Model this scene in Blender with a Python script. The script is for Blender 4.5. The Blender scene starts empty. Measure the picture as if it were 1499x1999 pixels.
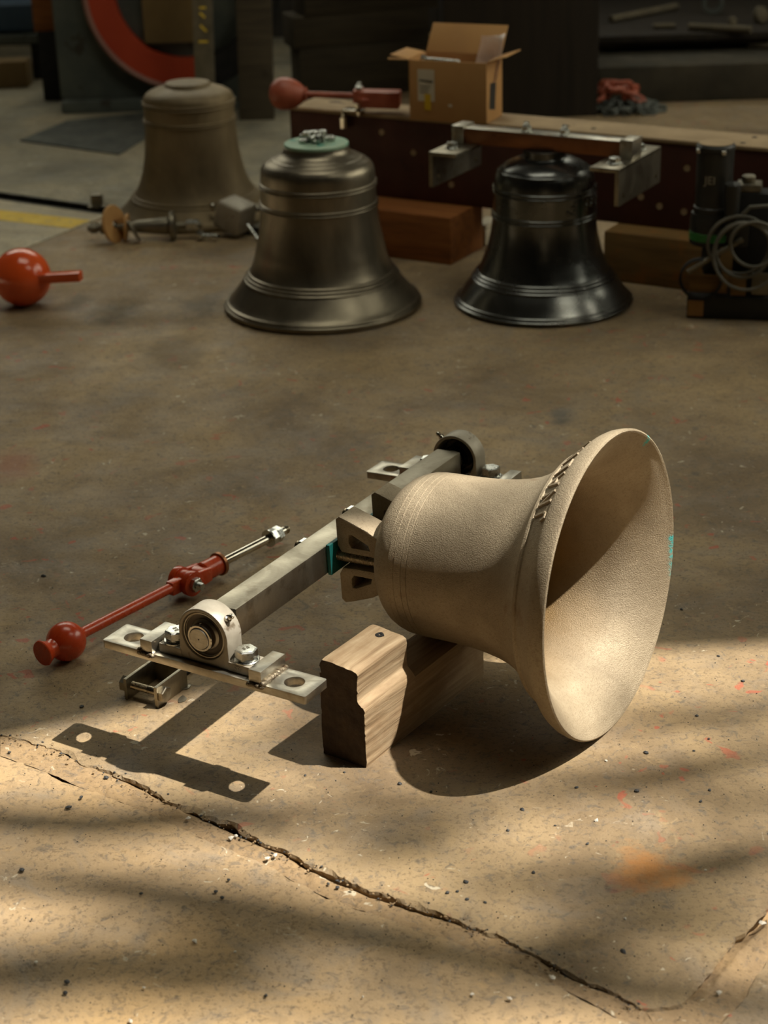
import bpy, bmesh, math, random
from math import sin, cos, pi, radians
from mathutils import Vector, Matrix, noise
random.seed(7)
S = bpy.context.scene
COL = S.collection
V = Vector

# ------------------------------------------------------------------ camera
F_PX, CAM_H = 3450.0, 1.5
PITCH, ROLL = radians(24.0), -0.03
FW = V((0, cos(PITCH), -sin(PITCH)))
_r, _u = V((1, 0, 0)), V((0, sin(PITCH), cos(PITCH)))
RT = cos(ROLL) * _r + sin(ROLL) * _u
UP = -sin(ROLL) * _r + cos(ROLL) * _u
CAM = V((0, 0, CAM_H))
cd = bpy.data.cameras.new('camera')
cam = bpy.data.objects.new('camera', cd)
COL.objects.link(cam)
cam.matrix_world = Matrix(((RT.x, UP.x, -FW.x, 0), (RT.y, UP.y, -FW.y, 0), (RT.z, UP.z, -FW.z, CAM_H), (0, 0, 0, 1)))
cd.sensor_fit = 'VERTICAL'
cd.sensor_height = 36.0
cd.lens = F_PX / 1999.0 * 36.0
cd.clip_end = 100
cd.dof.use_dof = True
cd.dof.focus_distance = 2.88
cd.dof.aperture_fstop = 4.6
S.camera = cam

# ------------------------------------------------------------------ light
SUN_DIR = V((0.482, -0.035, 0.875)).normalized()      # towards the sun
W = bpy.data.worlds.new('sky'); S.world = W; W.use_nodes = True
bg = W.node_tree.nodes['Background']
bg.inputs[0].default_value = (0.98, 0.95, 0.77, 1)
bg.inputs[1].default_value = 3.7
sd = bpy.data.lights.new('sun', 'SUN')
sd.energy = 8.2
sd.color = (1.0, 0.945, 0.85)
sd.angle = radians(0.7)
sun = bpy.data.objects.new('sun', sd); COL.objects.link(sun)
sun.rotation_euler = SUN_DIR.to_track_quat('Z', 'Y').to_euler()
def portal(name, loc, rot, sx, sy):
    l = bpy.data.lights.new(name, 'AREA'); l.shape = 'RECTANGLE'; l.size = sx; l.size_y = sy; l.energy = 1
    l.cycles.is_portal = True
    o = bpy.data.objects.new(name, l); COL.objects.link(o); o.location = loc; o.rotation_euler = rot
portal('added_window_daylight', (5.7, 5.1, 3.4), (0, radians(90), 0), 3.2, 4.8)  # portal of the unseen window added in the right wall
portal('added_high_window_daylight', (-1.0, 9.7, 3.6), (radians(-90), 0, 0), 6.0, 2.4)  # portal of the unseen window added high in the back wall
portal('roof_daylight', (3.08, 1.85, 5.25), (0, 0, 0), 2.1, 1.4)
portal('skylight_daylight', (.1, 4.45, 5.33), (0, 0, 0), 2.8, 1.9)
vs = S.view_settings
vs.view_transform = 'Standard'; vs.look = 'None'; vs.gamma = 1.0; vs.use_curve_mapping = False
vs.exposure = 0.0


def at(px, py, z=0.0):
    """point of the place that lies at height z on the sight line of a spot in the photograph"""
    r = FW + RT * ((px - 749.5) / F_PX) - UP * ((py - 999.5) / F_PX)
    return CAM + r * ((z - CAM_H) / r.z)


def at_plane(px, py, p0, n):
    r = FW + RT * ((px - 749.5) / F_PX) - UP * ((py - 999.5) / F_PX)
    return CAM + r * ((p0 - CAM).dot(n) / r.dot(n))


# ------------------------------------------------------------------ materials
def lin(c):
    return tuple((x / 255 / 12.92) if x / 255 <= 0.04045 else ((x / 255 + 0.055) / 1.055) ** 2.4 for x in c) + (1.0,)


class NT:
    def __init__(s, name):
        s.m = bpy.data.materials.new(name); s.m.use_nodes = True
        s.t = s.m.node_tree; s.b = s.t.nodes['Principled BSDF']
        s.tc = s.t.nodes.new('ShaderNodeTexCoord')

    def n(s, kind, **kw):
        q = s.t.nodes.new('ShaderNode' + kind)
        for k, v in kw.items():
            setattr(q, k, v)
        return q

    def l(s, a, b):
        s.t.links.new(a, b)

    def coord(s, scale=(1, 1, 1), kind='Object', rot=(0, 0, 0), loc=(0, 0, 0)):
        m = s.n('Mapping'); m.inputs['Scale'].default_value = scale; m.inputs['Rotation'].default_value = rot
        m.inputs['Location'].default_value = loc
        s.l(s.tc.outputs[kind], m.inputs[0]); return m.outputs[0]

    def noise(s, co, scale, detail=4, rough=0.55, dist=0.0):
        q = s.n('TexNoise'); q.inputs['Scale'].default_value = scale; q.inputs['Detail'].default_value = detail
        q.inputs['Roughness'].default_value = rough; q.inputs['Distortion'].default_value = dist
        s.l(co, q.inputs['Vector']); return q.outputs[0]

    def ramp(s, fac, stops, interp='LINEAR'):
        q = s.n('ValToRGB'); q.color_ramp.interpolation = interp
        e = q.color_ramp.elements
        while len(e) < len(stops):
            e.new(0.5)
        for k, (p, c) in enumerate(stops):
            e[k].position = p; e[k].color = c if isinstance(c, tuple) and len(c) == 4 else (c, c, c, 1)
        s.l(fac, q.inputs[0]); return q.outputs[0]

    def mix(s, fac, a, b, mode='MIX'):
        q = s.n('Mix', data_type='RGBA', blend_type=mode)
        for inp, v in ((q.inputs[0], fac), (q.inputs[6], a), (q.inputs[7], b)):
            if isinstance(v, (int, float)):
                inp.default_value = v
            elif isinstance(v, tuple):
                inp.default_value = v
            else:
                s.l(v, inp)
        return q.outputs[2]

    def math(s, op, a, b=None):
        q = s.n('Math', operation=op)
        for i, v in enumerate((a, b)):
            if v is None:
                continue
            if isinstance(v, (int, float)):
                q.inputs[i].default_value = v
            else:
                s.l(v, q.inputs[i])
        return q.outputs[0]

    def bump(s, h, strength, dist=0.002, prev=None):
        q = s.n('Bump'); q.inputs['Strength'].default_value = strength; q.inputs['Distance'].default_value = dist
        s.l(h, q.inputs['Height'])
        if prev:
            s.l(prev, q.inputs['Normal'])
        s.l(q.outputs[0], s.b.inputs['Normal']); return q.outputs[0]

    def set(s, color=None, rough=None, metal=None, spec=None):
        for k, v in (('Base Color', color), ('Roughness', rough), ('Metallic', metal), ('Specular IOR Level', spec)):
            if v is None:
                continue
            if isinstance(v, (int, float, tuple)):
                s.b.inputs[k].default_value = v
            else:
                s.l(v, s.b.inputs[k])
        return s.m


def surf(name, c1, c2, scale=12, rough=(0.4, 0.6), metal=0.0, bump=(200, 0.15, 0.001), stretch=(1, 1, 1), c3=None, spot=(40, 0.66), spec=None, contrast=(0.35, 0.65)):
    k = NT(name); co = k.coord(stretch)
    f = k.noise(co, scale, 6, 0.6)
    col = k.ramp(f, [(contrast[0], lin(c1)), (contrast[1], lin(c2))])
    if c3:
        g = k.noise(co, spot[0], 3, 0.6)
        col = k.mix(k.ramp(g, [(spot[1], 0.0), (spot[1] + 0.06, 1.0)]), col, lin(c3))
    r = k.ramp(k.noise(co, scale * 2.3, 4), [(0.35, rough[0]), (0.65, rough[1])])
    if bump:
        k.bump(k.noise(co, bump[0], 3, 0.6), bump[1], bump[2])
    return k.set(col, r, metal, spec)


def floor_mat(name, base, dark, ochre, grey, red=True):
    k = NT(name); co = k.coord()
    a = k.ramp(k.noise(co, 2.2, 7, 0.62, 0.6), [(0.34, lin(dark)), (0.5, lin(base)), (0.68, lin(ochre))])
    a = k.mix(k.ramp(k.noise(co, 7, 6, 0.65, 1.0), [(0.5, 0.0), (0.68, 0.55)]), a, lin(grey))
    # mottled flakes
    a = k.mix(k.ramp(k.noise(co, 55, 5, 0.7, 0.8), [(0.54, 0.0), (0.66, 0.6)]), a, lin((92, 88, 82)))
    a = k.mix(k.ramp(k.noise(co, 17, 6, 0.7, 1.2), [(0.52, 0.0), (0.64, 0.42)]), a, lin(dark))
    a = k.mix(k.ramp(k.noise(k.coord(loc=(5, 7, 0)), 30, 4, 0.65, 1.0), [(0.6, 0.0), (0.72, 0.5)]), a, lin(ochre))
    a = k.mix(k.ramp(k.noise(co, 130, 3, 0.6), [(0.36, 0.38), (0.44, 0.0)]), a, lin((70, 58, 44)))
    # pale scuffs and red paint specks
    m1 = k.math('MULTIPLY', k.ramp(k.noise(co, 38, 3, 0.55, 1.5), [(0.665, 0.0), (0.71, 0.8)]), k.ramp(k.noise(co, 3.1, 2), [(0.42, 0.0), (0.56, 1.0)]))
    a = k.mix(m1, a, lin((206, 194, 168)))
    if red:
        m2 = k.math('MULTIPLY', k.ramp(k.noise(k.coord(loc=(3.7, 1.3, 0)), 24, 2, 0.5, 0.7), [(0.655, 0.0), (0.69, 0.7)]), k.ramp(k.noise(k.coord(loc=(8, 2, 0)), 2.4, 2), [(0.42, 0.0), (0.6, 1.0)]))
        a = k.mix(m2, a, lin((176, 84, 62)))
    vo = k.n('TexVoronoi'); vo.inputs['Scale'].default_value = 90; k.l(co, vo.inputs['Vector'])
    a = k.mix(k.ramp(vo.outputs['Distance'], [(0.06, 0.75), (0.1, 0.0)]), a, lin((62, 54, 44)))
    # oil stains and one rust stain
    if red:
        for (sx_, sy_, rr_, c_) in ((225, 612, .10, (70, 62, 44)), (395, 602, .085, (74, 64, 46)), (150, 590, .05, (84, 74, 52)), (1092, 812, .045, (74, 78, 78)), (30, 905, .07, (150, 92, 70)), (690, 1330, .05, (98, 84, 64)), (330, 400 + 290, .12, (112, 96, 72))):
            d = k.n('VectorMath', operation='DISTANCE'); k.l(k.coord((1, .55, 1)), d.inputs[0]); q_ = at(sx_, sy_); d.inputs[1].default_value = (q_.x, q_.y * .55, 0)
            dd = k.math('ADD', d.outputs['Value'], k.math('MULTIPLY', k.noise(co, 11, 5, 0.7), rr_ * 1.6))
            a = k.mix(k.ramp(dd, [(rr_ * 1.1, 0.6), (rr_ * 1.75, 0.0)]), a, lin(c_))
        d = k.n('VectorMath', operation='DISTANCE'); k.l(co, d.inputs[0]); d.inputs[1].default_value = tuple(at(1270, 1700))
        dd = k.math('ADD', d.outputs['Value'], k.math('MULTIPLY', k.noise(co, 22, 5, 0.7), 0.16))
        a = k.mix(k.ramp(dd, [(0.09, 0.75), (0.145, 0.0)]), a, lin((196, 132, 66)))
    r = k.ramp(k.noise(co, 9, 5), [(0.35, 0.5), (0.65, 0.78)])
    b1 = k.bump(k.noise(co, 8, 8, 0.7), 0.22, 0.02)
    b2 = k.bump(k.noise(co, 130, 6, 0.72), 0.6, 0.003, b1)
    return k.set(a, r, 0.0, 0.35)


MAT = {}
MAT['floor'] = floor_mat('floor_brown', (152, 130, 98), (120, 101, 76), (174, 149, 110), (136, 124, 108))
MAT['floor_ochre'] = floor_mat('floor_ochre', (172, 146, 110), (140, 119, 90), (190, 157, 110), (134, 126, 114), red=False)
MAT['floor_pale'] = floor_mat('floor_pale', (190, 178, 150), (160, 148, 122), (206, 192, 160), (150, 146, 132), red=False)
MAT['floor_grey'] = floor_mat('floor_grey', (146, 138, 116), (116, 110, 94), (168, 154, 126), (120, 120, 110), red=False)
MAT['dirt'] = surf('sandy_dirt', (150, 122, 86), (176, 146, 104), 20, (0.8, 0.95), 0, (160, 0.7, 0.003), c3=(96, 78, 56), spot=(60, 0.6))
MAT['joint'] = floor_mat('joint_fill', (158, 132, 98), (130, 107, 78), (172, 142, 100), (140, 118, 90), red=False)
MAT['mat'] = surf('dark_rubber', (60, 64, 60), (84, 86, 78), 8, (0.6, 0.8))
MAT['yellow'] = surf('yellow_line', (206, 170, 40), (226, 192, 66), 20, (0.6, 0.8), c3=(170, 150, 100), spot=(25, 0.62))
MAT['steel_dark'] = surf('dark_rail', (44, 42, 38), (70, 66, 58), 20, (0.4, 0.6), 0.6)
MAT['wall'] = surf('soot_wall', (34, 29, 23), (52, 45, 35), 4, (0.8, 0.95))
MAT['roof'] = surf('dark_roof', (44, 38, 30), (56, 48, 38), 4, (0.8, 0.95))


def bronze_sand(inner=False):
    k = NT('cast_bronze_inside' if inner else 'cast_bronze'); co = k.coord()
    a = k.ramp(k.noise(co, 6, 6, 0.62, 0.4), [(0.34, lin((146, 131, 107))), (0.55, lin((168, 152, 126))), (0.7, lin((182, 167, 141)))])
    a = k.mix(k.ramp(k.noise(co, 240, 3, 0.6), [(0.36, 0.3), (0.48, 0.0)]), a, lin((112, 94, 70)))
    a = k.mix(k.ramp(k.noise(co, 9, 3, 0.6, 1.2), [(0.66, 0.0), (0.72, 0.35)]), a, lin((128, 96, 64)))
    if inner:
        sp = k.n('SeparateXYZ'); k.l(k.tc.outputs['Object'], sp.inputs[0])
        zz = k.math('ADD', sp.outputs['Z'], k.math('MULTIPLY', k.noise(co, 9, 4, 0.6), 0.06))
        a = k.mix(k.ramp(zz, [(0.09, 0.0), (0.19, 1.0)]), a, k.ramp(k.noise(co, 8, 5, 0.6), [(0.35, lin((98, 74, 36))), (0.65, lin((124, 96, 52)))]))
    # turquoise chalk strokes left on the lip
    m = None
    for p, r in TURQ:
        d = k.n('VectorMath', operation='DISTANCE'); k.l(k.coord((1, 1, 1)), d.inputs[0]); d.inputs[1].default_value = p
        x = k.ramp(d.outputs['Value'], [(r * 0.8, 1.0), (r, 0.0)])
        m = x if m is None else k.math('MAXIMUM', m, x)
    m = k.math('MULTIPLY', m, k.ramp(k.noise(co, 150, 4, 0.7), [(0.4, 0.0), (0.52, 1.0)]))
    a = k.mix(m, a, lin((86, 190, 186)))
    b1 = k.bump(k.noise(co, 14, 4, 0.6), 0.12, 0.01)
    k.bump(k.noise(co, 520, 2, 0.6), 0.75, 0.0018, b1)
    return k.set(a, k.ramp(k.noise(co, 12, 4), [(0.3, 0.52), (0.7, 0.66)]), 0.25, 0.4)


def brushed(name, c1, c2, rough, stretch, metal=1.0, dirt=None):
    k = NT(name); co = k.coord(stretch)
    f = k.noise(co, 60, 4, 0.6); g = k.noise(k.coord(), 9, 5, 0.65, 0.6)
    col = k.mix(k.ramp(g, [(0.4, 0.0), (0.62, 1.0)]), lin(c1), lin(c2))
    col = k.mix(k.ramp(f, [(0.3, 0.45), (0.6, 0.0)]), col, tuple(x * 0.55 for x in lin(c1)[:3]) + (1,))
    if dirt:
        col = k.mix(k.ramp(k.noise(k.coord(), 26, 4, 0.6), [(0.55, 0.0), (0.7, 0.6)]), col, lin(dirt))
    k.bump(f, 0.12, 0.0006)
    return k.set(col, k.ramp(g, [(0.35, rough[0]), (0.65, rough[1])]), metal)


def wood(name, c1, c2, c3, axis=0, ring=7.0, rough=(0.65, 0.85), bump=0.5, stain=None):
    k = NT(name)
    sc = [9, 9, 9]; sc[axis] = 0.7
    co = k.coord(tuple(sc))
    f = k.noise(co, ring, 5, 0.65, 0.4)
    col = k.ramp(f, [(0.32, lin(c1)), (0.5, lin(c2)), (0.68, lin(c3))])
    if stain:
        col = k.mix(k.ramp(k.noise(k.coord(), 14, 4, 0.6), [(0.52, 0.0), (0.7, 0.7)]), col, lin(stain))
    k.bump(f, bump, 0.004)
    return k.set(col, k.ramp(f, [(0.3, rough[0]), (0.7, rough[1])]), 0.0, 0.3)


TURQ = []
MAT['steel'] = brushed('brushed_steel', (176, 168, 150), (150, 142, 124), (0.32, 0.48), (14, 14, .6), dirt=(120, 108, 88))
MAT['plate'] = brushed('mill_steel', (194, 190, 178), (168, 160, 144), (0.3, 0.46), (8, 8, 1.2), dirt=(150, 128, 98))
MAT['cast_grey'] = surf('painted_cast_iron', (150, 142, 126), (172, 164, 148), 20, (0.45, 0.6), 0.35, (400, 0.25, 0.0008), c3=(120, 108, 90), spot=(30, 0.64))
MAT['zinc'] = surf('zinc_plate', (206, 208, 204), (184, 184, 176), 40, (0.2, 0.34), 1.0, (300, 0.1, 0.0005))
MAT['chrome'] = surf('polished_steel', (205, 200, 188), (186, 178, 162), 20, (0.12, 0.2), 1.0, None)
MAT['seal'] = surf('bearing_seal', (70, 60, 48), (92, 80, 64), 30, (0.4, 0.55), 0.3)
MAT['weld'] = surf('weld_metal', (104, 92, 74), (160, 148, 126), 160, (0.4, 0.6), 0.7, (300, 0.6, 0.002), c3=(74, 58, 40), spot=(120, 0.55))
MAT['teal'] = surf('teal_pad', (12, 92, 88), (22, 108, 102), 15, (0.5, 0.65))
MAT['teal_pale'] = surf('dusty_teal', (122, 158, 134), (148, 172, 146), 9, (0.55, 0.7), c3=(64, 140, 124), spot=(14, 0.6))
MAT['thread'] = surf('threaded_steel', (150, 138, 116), (176, 164, 142), 60, (0.22, 0.34), 1.0, None)
MAT['red'] = surf('red_paint', (192, 64, 24), (206, 76, 30), 18, (0.2, 0.34), 0.0, (60, 0.12, 0.002), c3=(96, 26, 14), spot=(60, 0.7), spec=0.6)
MAT['orange'] = surf('orange_red_gloss', (214, 82, 34), (222, 92, 40), 8, (0.12, 0.22), 0.0, (30, 0.05, 0.002), c3=(160, 70, 36), spot=(70, 0.74), spec=0.6)
MAT['pink_red'] = surf('dusty_red_primer', (150, 70, 48), (172, 92, 66), 14, (0.4, 0.55), 0.0)
MAT['wood_block'] = wood('weathered_timber', (134, 110, 82), (164, 140, 108), (182, 160, 128), 0, 8, stain=(146, 118, 86))
MAT['wood_end_shaded'] = surf('timber_end_grain_shaded', (52, 39, 27), (74, 57, 39), 30, (0.8, 0.95), 0, (90, 0.6, 0.004))  # end grain, its colour darkened for the shade on that face
MAT['wood_warm'] = wood('warm_timber', (112, 66, 30), (138, 84, 40), (152, 98, 50), 0, 5)
MAT['wood_dull'] = wood('dull_timber', (104, 78, 42), (126, 96, 54), (140, 108, 62), 0, 5, stain=(150, 96, 40))
MAT['wood_grey'] = wood('sooty_timber', (58, 50, 38), (72, 63, 48), (82, 72, 55), 0, 4)
MAT['wood_dark'] = wood('dark_timber', (30, 25, 18), (38, 31, 23), (44, 37, 27), 2, 3)
MAT['ply'] = surf('plywood_disc', (176, 130, 76), (190, 146, 88), 20, (0.6, 0.8))
MAT['girder'] = surf('oxide_red_steel', (66, 32, 20), (78, 38, 24), 6, (0.55, 0.7), 0.1, (120, 0.2, 0.001), c3=(60, 30, 22), spot=(14, 0.62))
MAT['dust'] = surf('dusty_flange', (150, 128, 98), (172, 148, 114), 8, (0.8, 0.95), 0, (90, 0.3, 0.002), c3=(84, 68, 50), spot=(16, 0.66))
MAT['cardboard'] = surf('cardboard', (176, 130, 76), (188, 142, 86), 5, (0.7, 0.85), 0, (60, 0.08, 0.001))
MAT['paper'] = surf('paper_label', (196, 184, 160), (208, 198, 174), 14, (0.6, 0.7))
MAT['ink'] = surf('black_ink', (30, 28, 26), (38, 36, 32), 10, (0.6, 0.7))
MAT['sticker'] = surf('yellow_sticker', (206, 166, 20), (214, 176, 30), 10, (0.5, 0.6))
MAT['black'] = surf('black_plastic', (28, 27, 24), (38, 37, 32), 12, (0.4, 0.55))
MAT['black_matte'] = surf('black_iron', (20, 19, 17), (30, 28, 25), 12, (0.7, 0.85))
MAT['cable'] = surf('grey_cable', (96, 94, 84), (112, 108, 96), 12, (0.5, 0.6))
MAT['metal_dull'] = surf('dull_metal', (112, 106, 92), (140, 132, 114), 12, (0.4, 0.55), 0.8)
MAT['chain'] = surf('chain_steel', (84, 88, 84), (104, 106, 98), 30, (0.4, 0.6), 0.6)
MAT['slate'] = surf('slate_paint', (70, 76, 72), (88, 92, 84), 6, (0.6, 0.75), c3=(56, 52, 44), spot=(10, 0.6))
MAT['ring_red'] = surf('faded_orange_paint', (176, 58, 28), (186, 66, 34), 6, (0.45, 0.6))
MAT['rim_pink'] = surf('worn_rim', (140, 96, 84), (156, 112, 98), 6, (0.5, 0.65))
MAT['board'] = surf('tan_board', (112, 90, 54), (126, 102, 62), 5, (0.7, 0.85))
MAT['blue'] = surf('blue_tarpaulin', (44, 66, 86), (58, 80, 98), 8, (0.5, 0.65))
MAT['copper'] = surf('flame_tinted_steel', (140, 92, 62), (164, 112, 78), 8, (0.34, 0.5), 0.85, (120, 0.15, 0.001), c3=(110, 66, 44), spot=(9, 0.6))
MAT['chip_dark'] = surf('dark_stone', (46, 46, 46), (60, 60, 58), 60, (0.5, 0.7))
MAT['chip_pale'] = surf('pale_stone', (196, 188, 172), (212, 206, 192), 60, (0.6, 0.8))
MAT['green'] = surf('green_label', (40, 110, 46), (50, 124, 54), 20, (0.5, 0.6))
MAT['letters'] = surf('pale_lettering', (150, 142, 122), (160, 150, 130), 20, (0.6, 0.7))


def bag_mat():
    k = NT('clear_bag'); k.set(lin((226, 206, 190)), 0.3)
    k.b.inputs['Transmission Weight'].default_value = 0.45
    k.bump(k.noise(k.coord(), 18, 3), 0.5, 0.01)
    return k.m


MAT['bag'] = bag_mat()


def bell_patina(name, c1, c2, c3, rough, metal):
    k = NT(name); co = k.coord()
    a = k.ramp(k.noise(co, 3.2, 6, 0.62, 0.5), [(0.34, lin(c1)), (0.5, lin(c2)), (0.66, lin(c3))])
    a = k.mix(k.ramp(k.noise(k.coord((1, 1, 0.25)), 26, 4, 0.6), [(0.5, 0.0), (0.7, 0.25)]), a, lin(c3))
    k.bump(k.noise(co, 260, 3, 0.6), 0.1, 0.001)
    return k.set(a, k.ramp(k.noise(co, 7, 5, 0.6), [(0.35, rough[0]), (0.65, rough[1])]), metal)


MAT['bell_brown'] = bell_patina('brown_bronze_patina', (106, 98, 84), (130, 121, 104), (154, 144, 124), (0.30, 0.44), 0.85)
MAT['bell_black'] = bell_patina('black_bronze_patina', (90, 91, 89), (112, 113, 110), (134, 133, 128), (0.2, 0.3), 0.95)
MAT['bell_dusty'] = bell_patina('dusty_bronze_patina', (96, 82, 58), (116, 100, 72), (134, 116, 84), (0.5, 0.66), 0.4)


# ------------------------------------------------------------------ mesh helpers
def T(x=0, y=0, z=0):
    return Matrix.Translation((x, y, z))


def RX(d): return Matrix.Rotation(radians(d), 4, 'X')
def RY(d): return Matrix.Rotation(radians(d), 4, 'Y')
def RZ(d): return Matrix.Rotation(radians(d), 4, 'Z')


def frame(p, x, z):
    """matrix with local x along x and local z as near to z as it can be"""
    x = V(x).normalized(); y = V(z).cross(x).normalized(); zz = x.cross(y)
    return Matrix(((x.x, y.x, zz.x, p[0]), (x.y, y.y, zz.y, p[1]), (x.z, y.z, zz.z, p[2]), (0, 0, 0, 1)))


def bm_new(): return bmesh.new()


def merge(bm, other, M=None):
    if M is not None:
        bmesh.ops.transform(other, matrix=M, verts=other.verts)
    me = bpy.data.meshes.new('tmp'); other.to_mesh(me); other.free()
    bm.from_mesh(me); bpy.data.meshes.remove(me)
    return bm


def box(bm, x0, x1, y0, y1, z0, z1, bev=0.0, M=None, seg=2):
    b = bmesh.new()
    bmesh.ops.create_cube(b, size=1.0)
    for v in b.verts:
        v.co = V((x0 if v.co.x < 0 else x1, y0 if v.co.y < 0 else y1, z0 if v.co.z < 0 else z1))
    if bev:
        bmesh.ops.bevel(b, geom=list(b.edges), offset=bev, segments=seg, profile=0.6, affect='EDGES', clamp_overlap=True)
    return merge(bm, b, M)


def lathe(bm, prof, seg=48, M=None, close=False):
    """prof: (r, z) list, turned about z"""
    b = bmesh.new(); rows = []
    for r, z in prof:
        if r < 1e-6:
            rows.append([b.verts.new((0, 0, z))])
        else:
            rows.append([b.verts.new((r * cos(2 * pi * k / seg), r * sin(2 * pi * k / seg), z)) for k in range(seg)])
    pairs = list(zip(rows, rows[1:])) + ([(rows[-1], rows[0])] if close else [])
    for a, c in pairs:
        for k in range(seg):
            j = (k + 1) % seg
            if len(a) == 1 and len(c) == 1:
                continue
            if len(a) == 1:
                b.faces.new((a[0], c[k], c[j]))
            elif len(c) == 1:
                b.faces.new((a[k], a[j], c[0]))
            else:
                b.faces.new((a[k], a[j], c[j], c[k]))
    bmesh.ops.recalc_face_normals(b, faces=b.faces)
    return merge(bm, b, M)


def ring_arc(bm, sec, a0, a1, M=None, n=60):
    b = bmesh.new(); rows = []
    for k in range(n + 1):
        a = radians(a0 + (a1 - a0) * k / n)
        rows.append([b.verts.new((r * cos(a), r * sin(a), z)) for r, z in sec])
    m = len(sec)
    for p, q in zip(rows, rows[1:]):
        for j in range(m):
            b.faces.new((p[j], p[(j + 1) % m], q[(j + 1) % m], q[j]))
    b.faces.new(rows[0][::-1]); b.faces.new(rows[-1])
    bmesh.ops.recalc_face_normals(b, faces=b.faces)
    return merge(bm, b, M)


def cyl(bm, r, z0, z1, seg=24, ch=0.0, M=None, r2=None):
    r2 = r if r2 is None else r2
    if ch:
        return lathe(bm, [(0, z0), (r - ch, z0), (r, z0 + ch), (r2, z1 - ch), (r2 - ch, z1), (0, z1)], seg, M)
    return lathe(bm, [(0, z0), (r, z0), (r2, z1), (0, z1)], seg, M)


def hexa(bm, R, z0, z1, M=None, ch=0.0015):
    """hexagonal head or nut with a turned chamfer"""
    b = bmesh.new(); rows = []
    for z, r in ((z0, R), (z1 - ch, R), (z1, R * 0.88)):
        rows.append([b.verts.new((r * cos(pi / 3 * k), r * sin(pi / 3 * k), z)) for k in range(6)])
    for a, c in zip(rows, rows[1:]):
        for k in range(6):
            b.faces.new((a[k], a[(k + 1) % 6], c[(k + 1) % 6], c[k]))
    b.faces.new(rows[0][::-1]); b.faces.new(rows[-1])
    return merge(bm, b, M)


def prism(bm, outer, holes, z0, z1, M=None, bev=0.0):
    """polygon with holes in xy, extruded from z0 to z1"""
    b = bmesh.new(); es = []
    for lp in [outer] + list(holes):
        vs_ = [b.verts.new((p[0], p[1], z0)) for p in lp]
        es += [b.edges.new((vs_[k], vs_[(k + 1) % len(vs_)])) for k in range(len(vs_))]
    bmesh.ops.triangle_fill(b, use_beauty=True, use_dissolve=False, edges=es)
    r = bmesh.ops.extrude_face_region(b, geom=list(b.faces))
    for g in r['geom']:
        if isinstance(g, bmesh.types.BMVert):
            g.co.z = z1
    bmesh.ops.recalc_face_normals(b, faces=b.faces)
    if bev:
        be = [e for e in b.edges if len(e.link_faces) == 2 and e.calc_face_angle(0) > 1.2 and abs(e.verts[0].co.z - e.verts[1].co.z) < 1e-6]
        bmesh.ops.bevel(b, geom=be, offset=bev, segments=2, profile=0.5, affect='EDGES', clamp_overlap=True)
    return merge(bm, b, M)


def circle(cx, cy, r, n=24, a0=0.0):
    return [(cx + r * cos(a0 + 2 * pi * k / n), cy + r * sin(a0 + 2 * pi * k / n)) for k in range(n)]


def rrect(x0, x1, y0, y1, r, n=4):
    o = []
    for cx, cy, a in ((x1 - r, y1 - r, 0), (x0 + r, y1 - r, 90), (x0 + r, y0 + r, 180), (x1 - r, y0 + r, 270)):
        o += [(cx + r * cos(radians(a + 90 * k / n)), cy + r * sin(radians(a + 90 * k / n))) for k in range(n + 1)]
    return o


def tube(bm, pts, rad, seg=10, closed=False, M=None):
    b = bmesh.new(); n = len(pts); rows = []
    pts = [V(p) for p in pts]
    nrm = None
    for k, p in enumerate(pts):
        if closed:
            t = pts[(k + 1) % n] - pts[k - 1]
        else:
            t = pts[min(k + 1, n - 1)] - pts[max(k - 1, 0)]
        t.normalize()
        if nrm is None:
            nrm = t.orthogonal().normalized()
        nrm = (nrm - t * nrm.dot(t)).normalized()
        bi = t.cross(nrm)
        r = rad[k] if isinstance(rad, (list, tuple)) else rad
        rows.append([b.verts.new(p + nrm * r * cos(2 * pi * j / seg) + bi * r * sin(2 * pi * j / seg)) for j in range(seg)])
    pr = list(zip(rows, rows[1:])) + ([(rows[-1], rows[0])] if closed else [])
    for a, c in pr:
        for j in range(seg):
            b.faces.new((a[j], a[(j + 1) % seg], c[(j + 1) % seg], c[j]))
    if not closed:
        b.faces.new(rows[0][::-1]); b.faces.new(rows[-1])
    bmesh.ops.recalc_face_normals(b, faces=b.faces)
    return merge(bm, b, M)


def thread(bm, r, z0, z1, pitch, M=None, seg=20):
    p = [(0, z0), (r * 0.9, z0)]; z = z0
    while z < z1 - pitch:
        p += [(r * 0.9, z), (r, z + pitch * 0.35), (r, z + pitch * 0.6), (r * 0.9, z + pitch * 0.95)]; z += pitch
    p += [(r * 0.9, z1), (0, z1)]
    return lathe(bm, p, seg, M)


def obj(name, bm, mat, parent=None, loc=None, M=None, angle=32, smooth=True):
    bm_ = bm
    me = bpy.data.meshes.new(name)
    bm_.to_mesh(me); bm_.free()
    for m in (mat if isinstance(mat, (list, tuple)) else [mat]):
        me.materials.append(MAT[m] if isinstance(m, str) else m)
    if smooth:
        me.shade_smooth(); me.set_sharp_from_angle(angle=radians(angle))
    o = bpy.data.objects.new(name, me); COL.objects.link(o)
    if parent is not None:
        o.parent = parent
    if M is not None:
        o.matrix_basis = M
    elif loc is not None:
        o.location = loc
    return o


def tag(o, label=None, cat=None, group=None, kind=None):
    for k, v in (('label', label), ('category', cat), ('group', group), ('kind', kind)):
        if v:
            o[k] = v
    return o


def empty(name, M, label, cat, group=None):
    o = bpy.data.objects.new(name, None); COL.objects.link(o)
    o.empty_display_size = 0.05
    o.matrix_basis = M
    return tag(o, label, cat, group)


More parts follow.
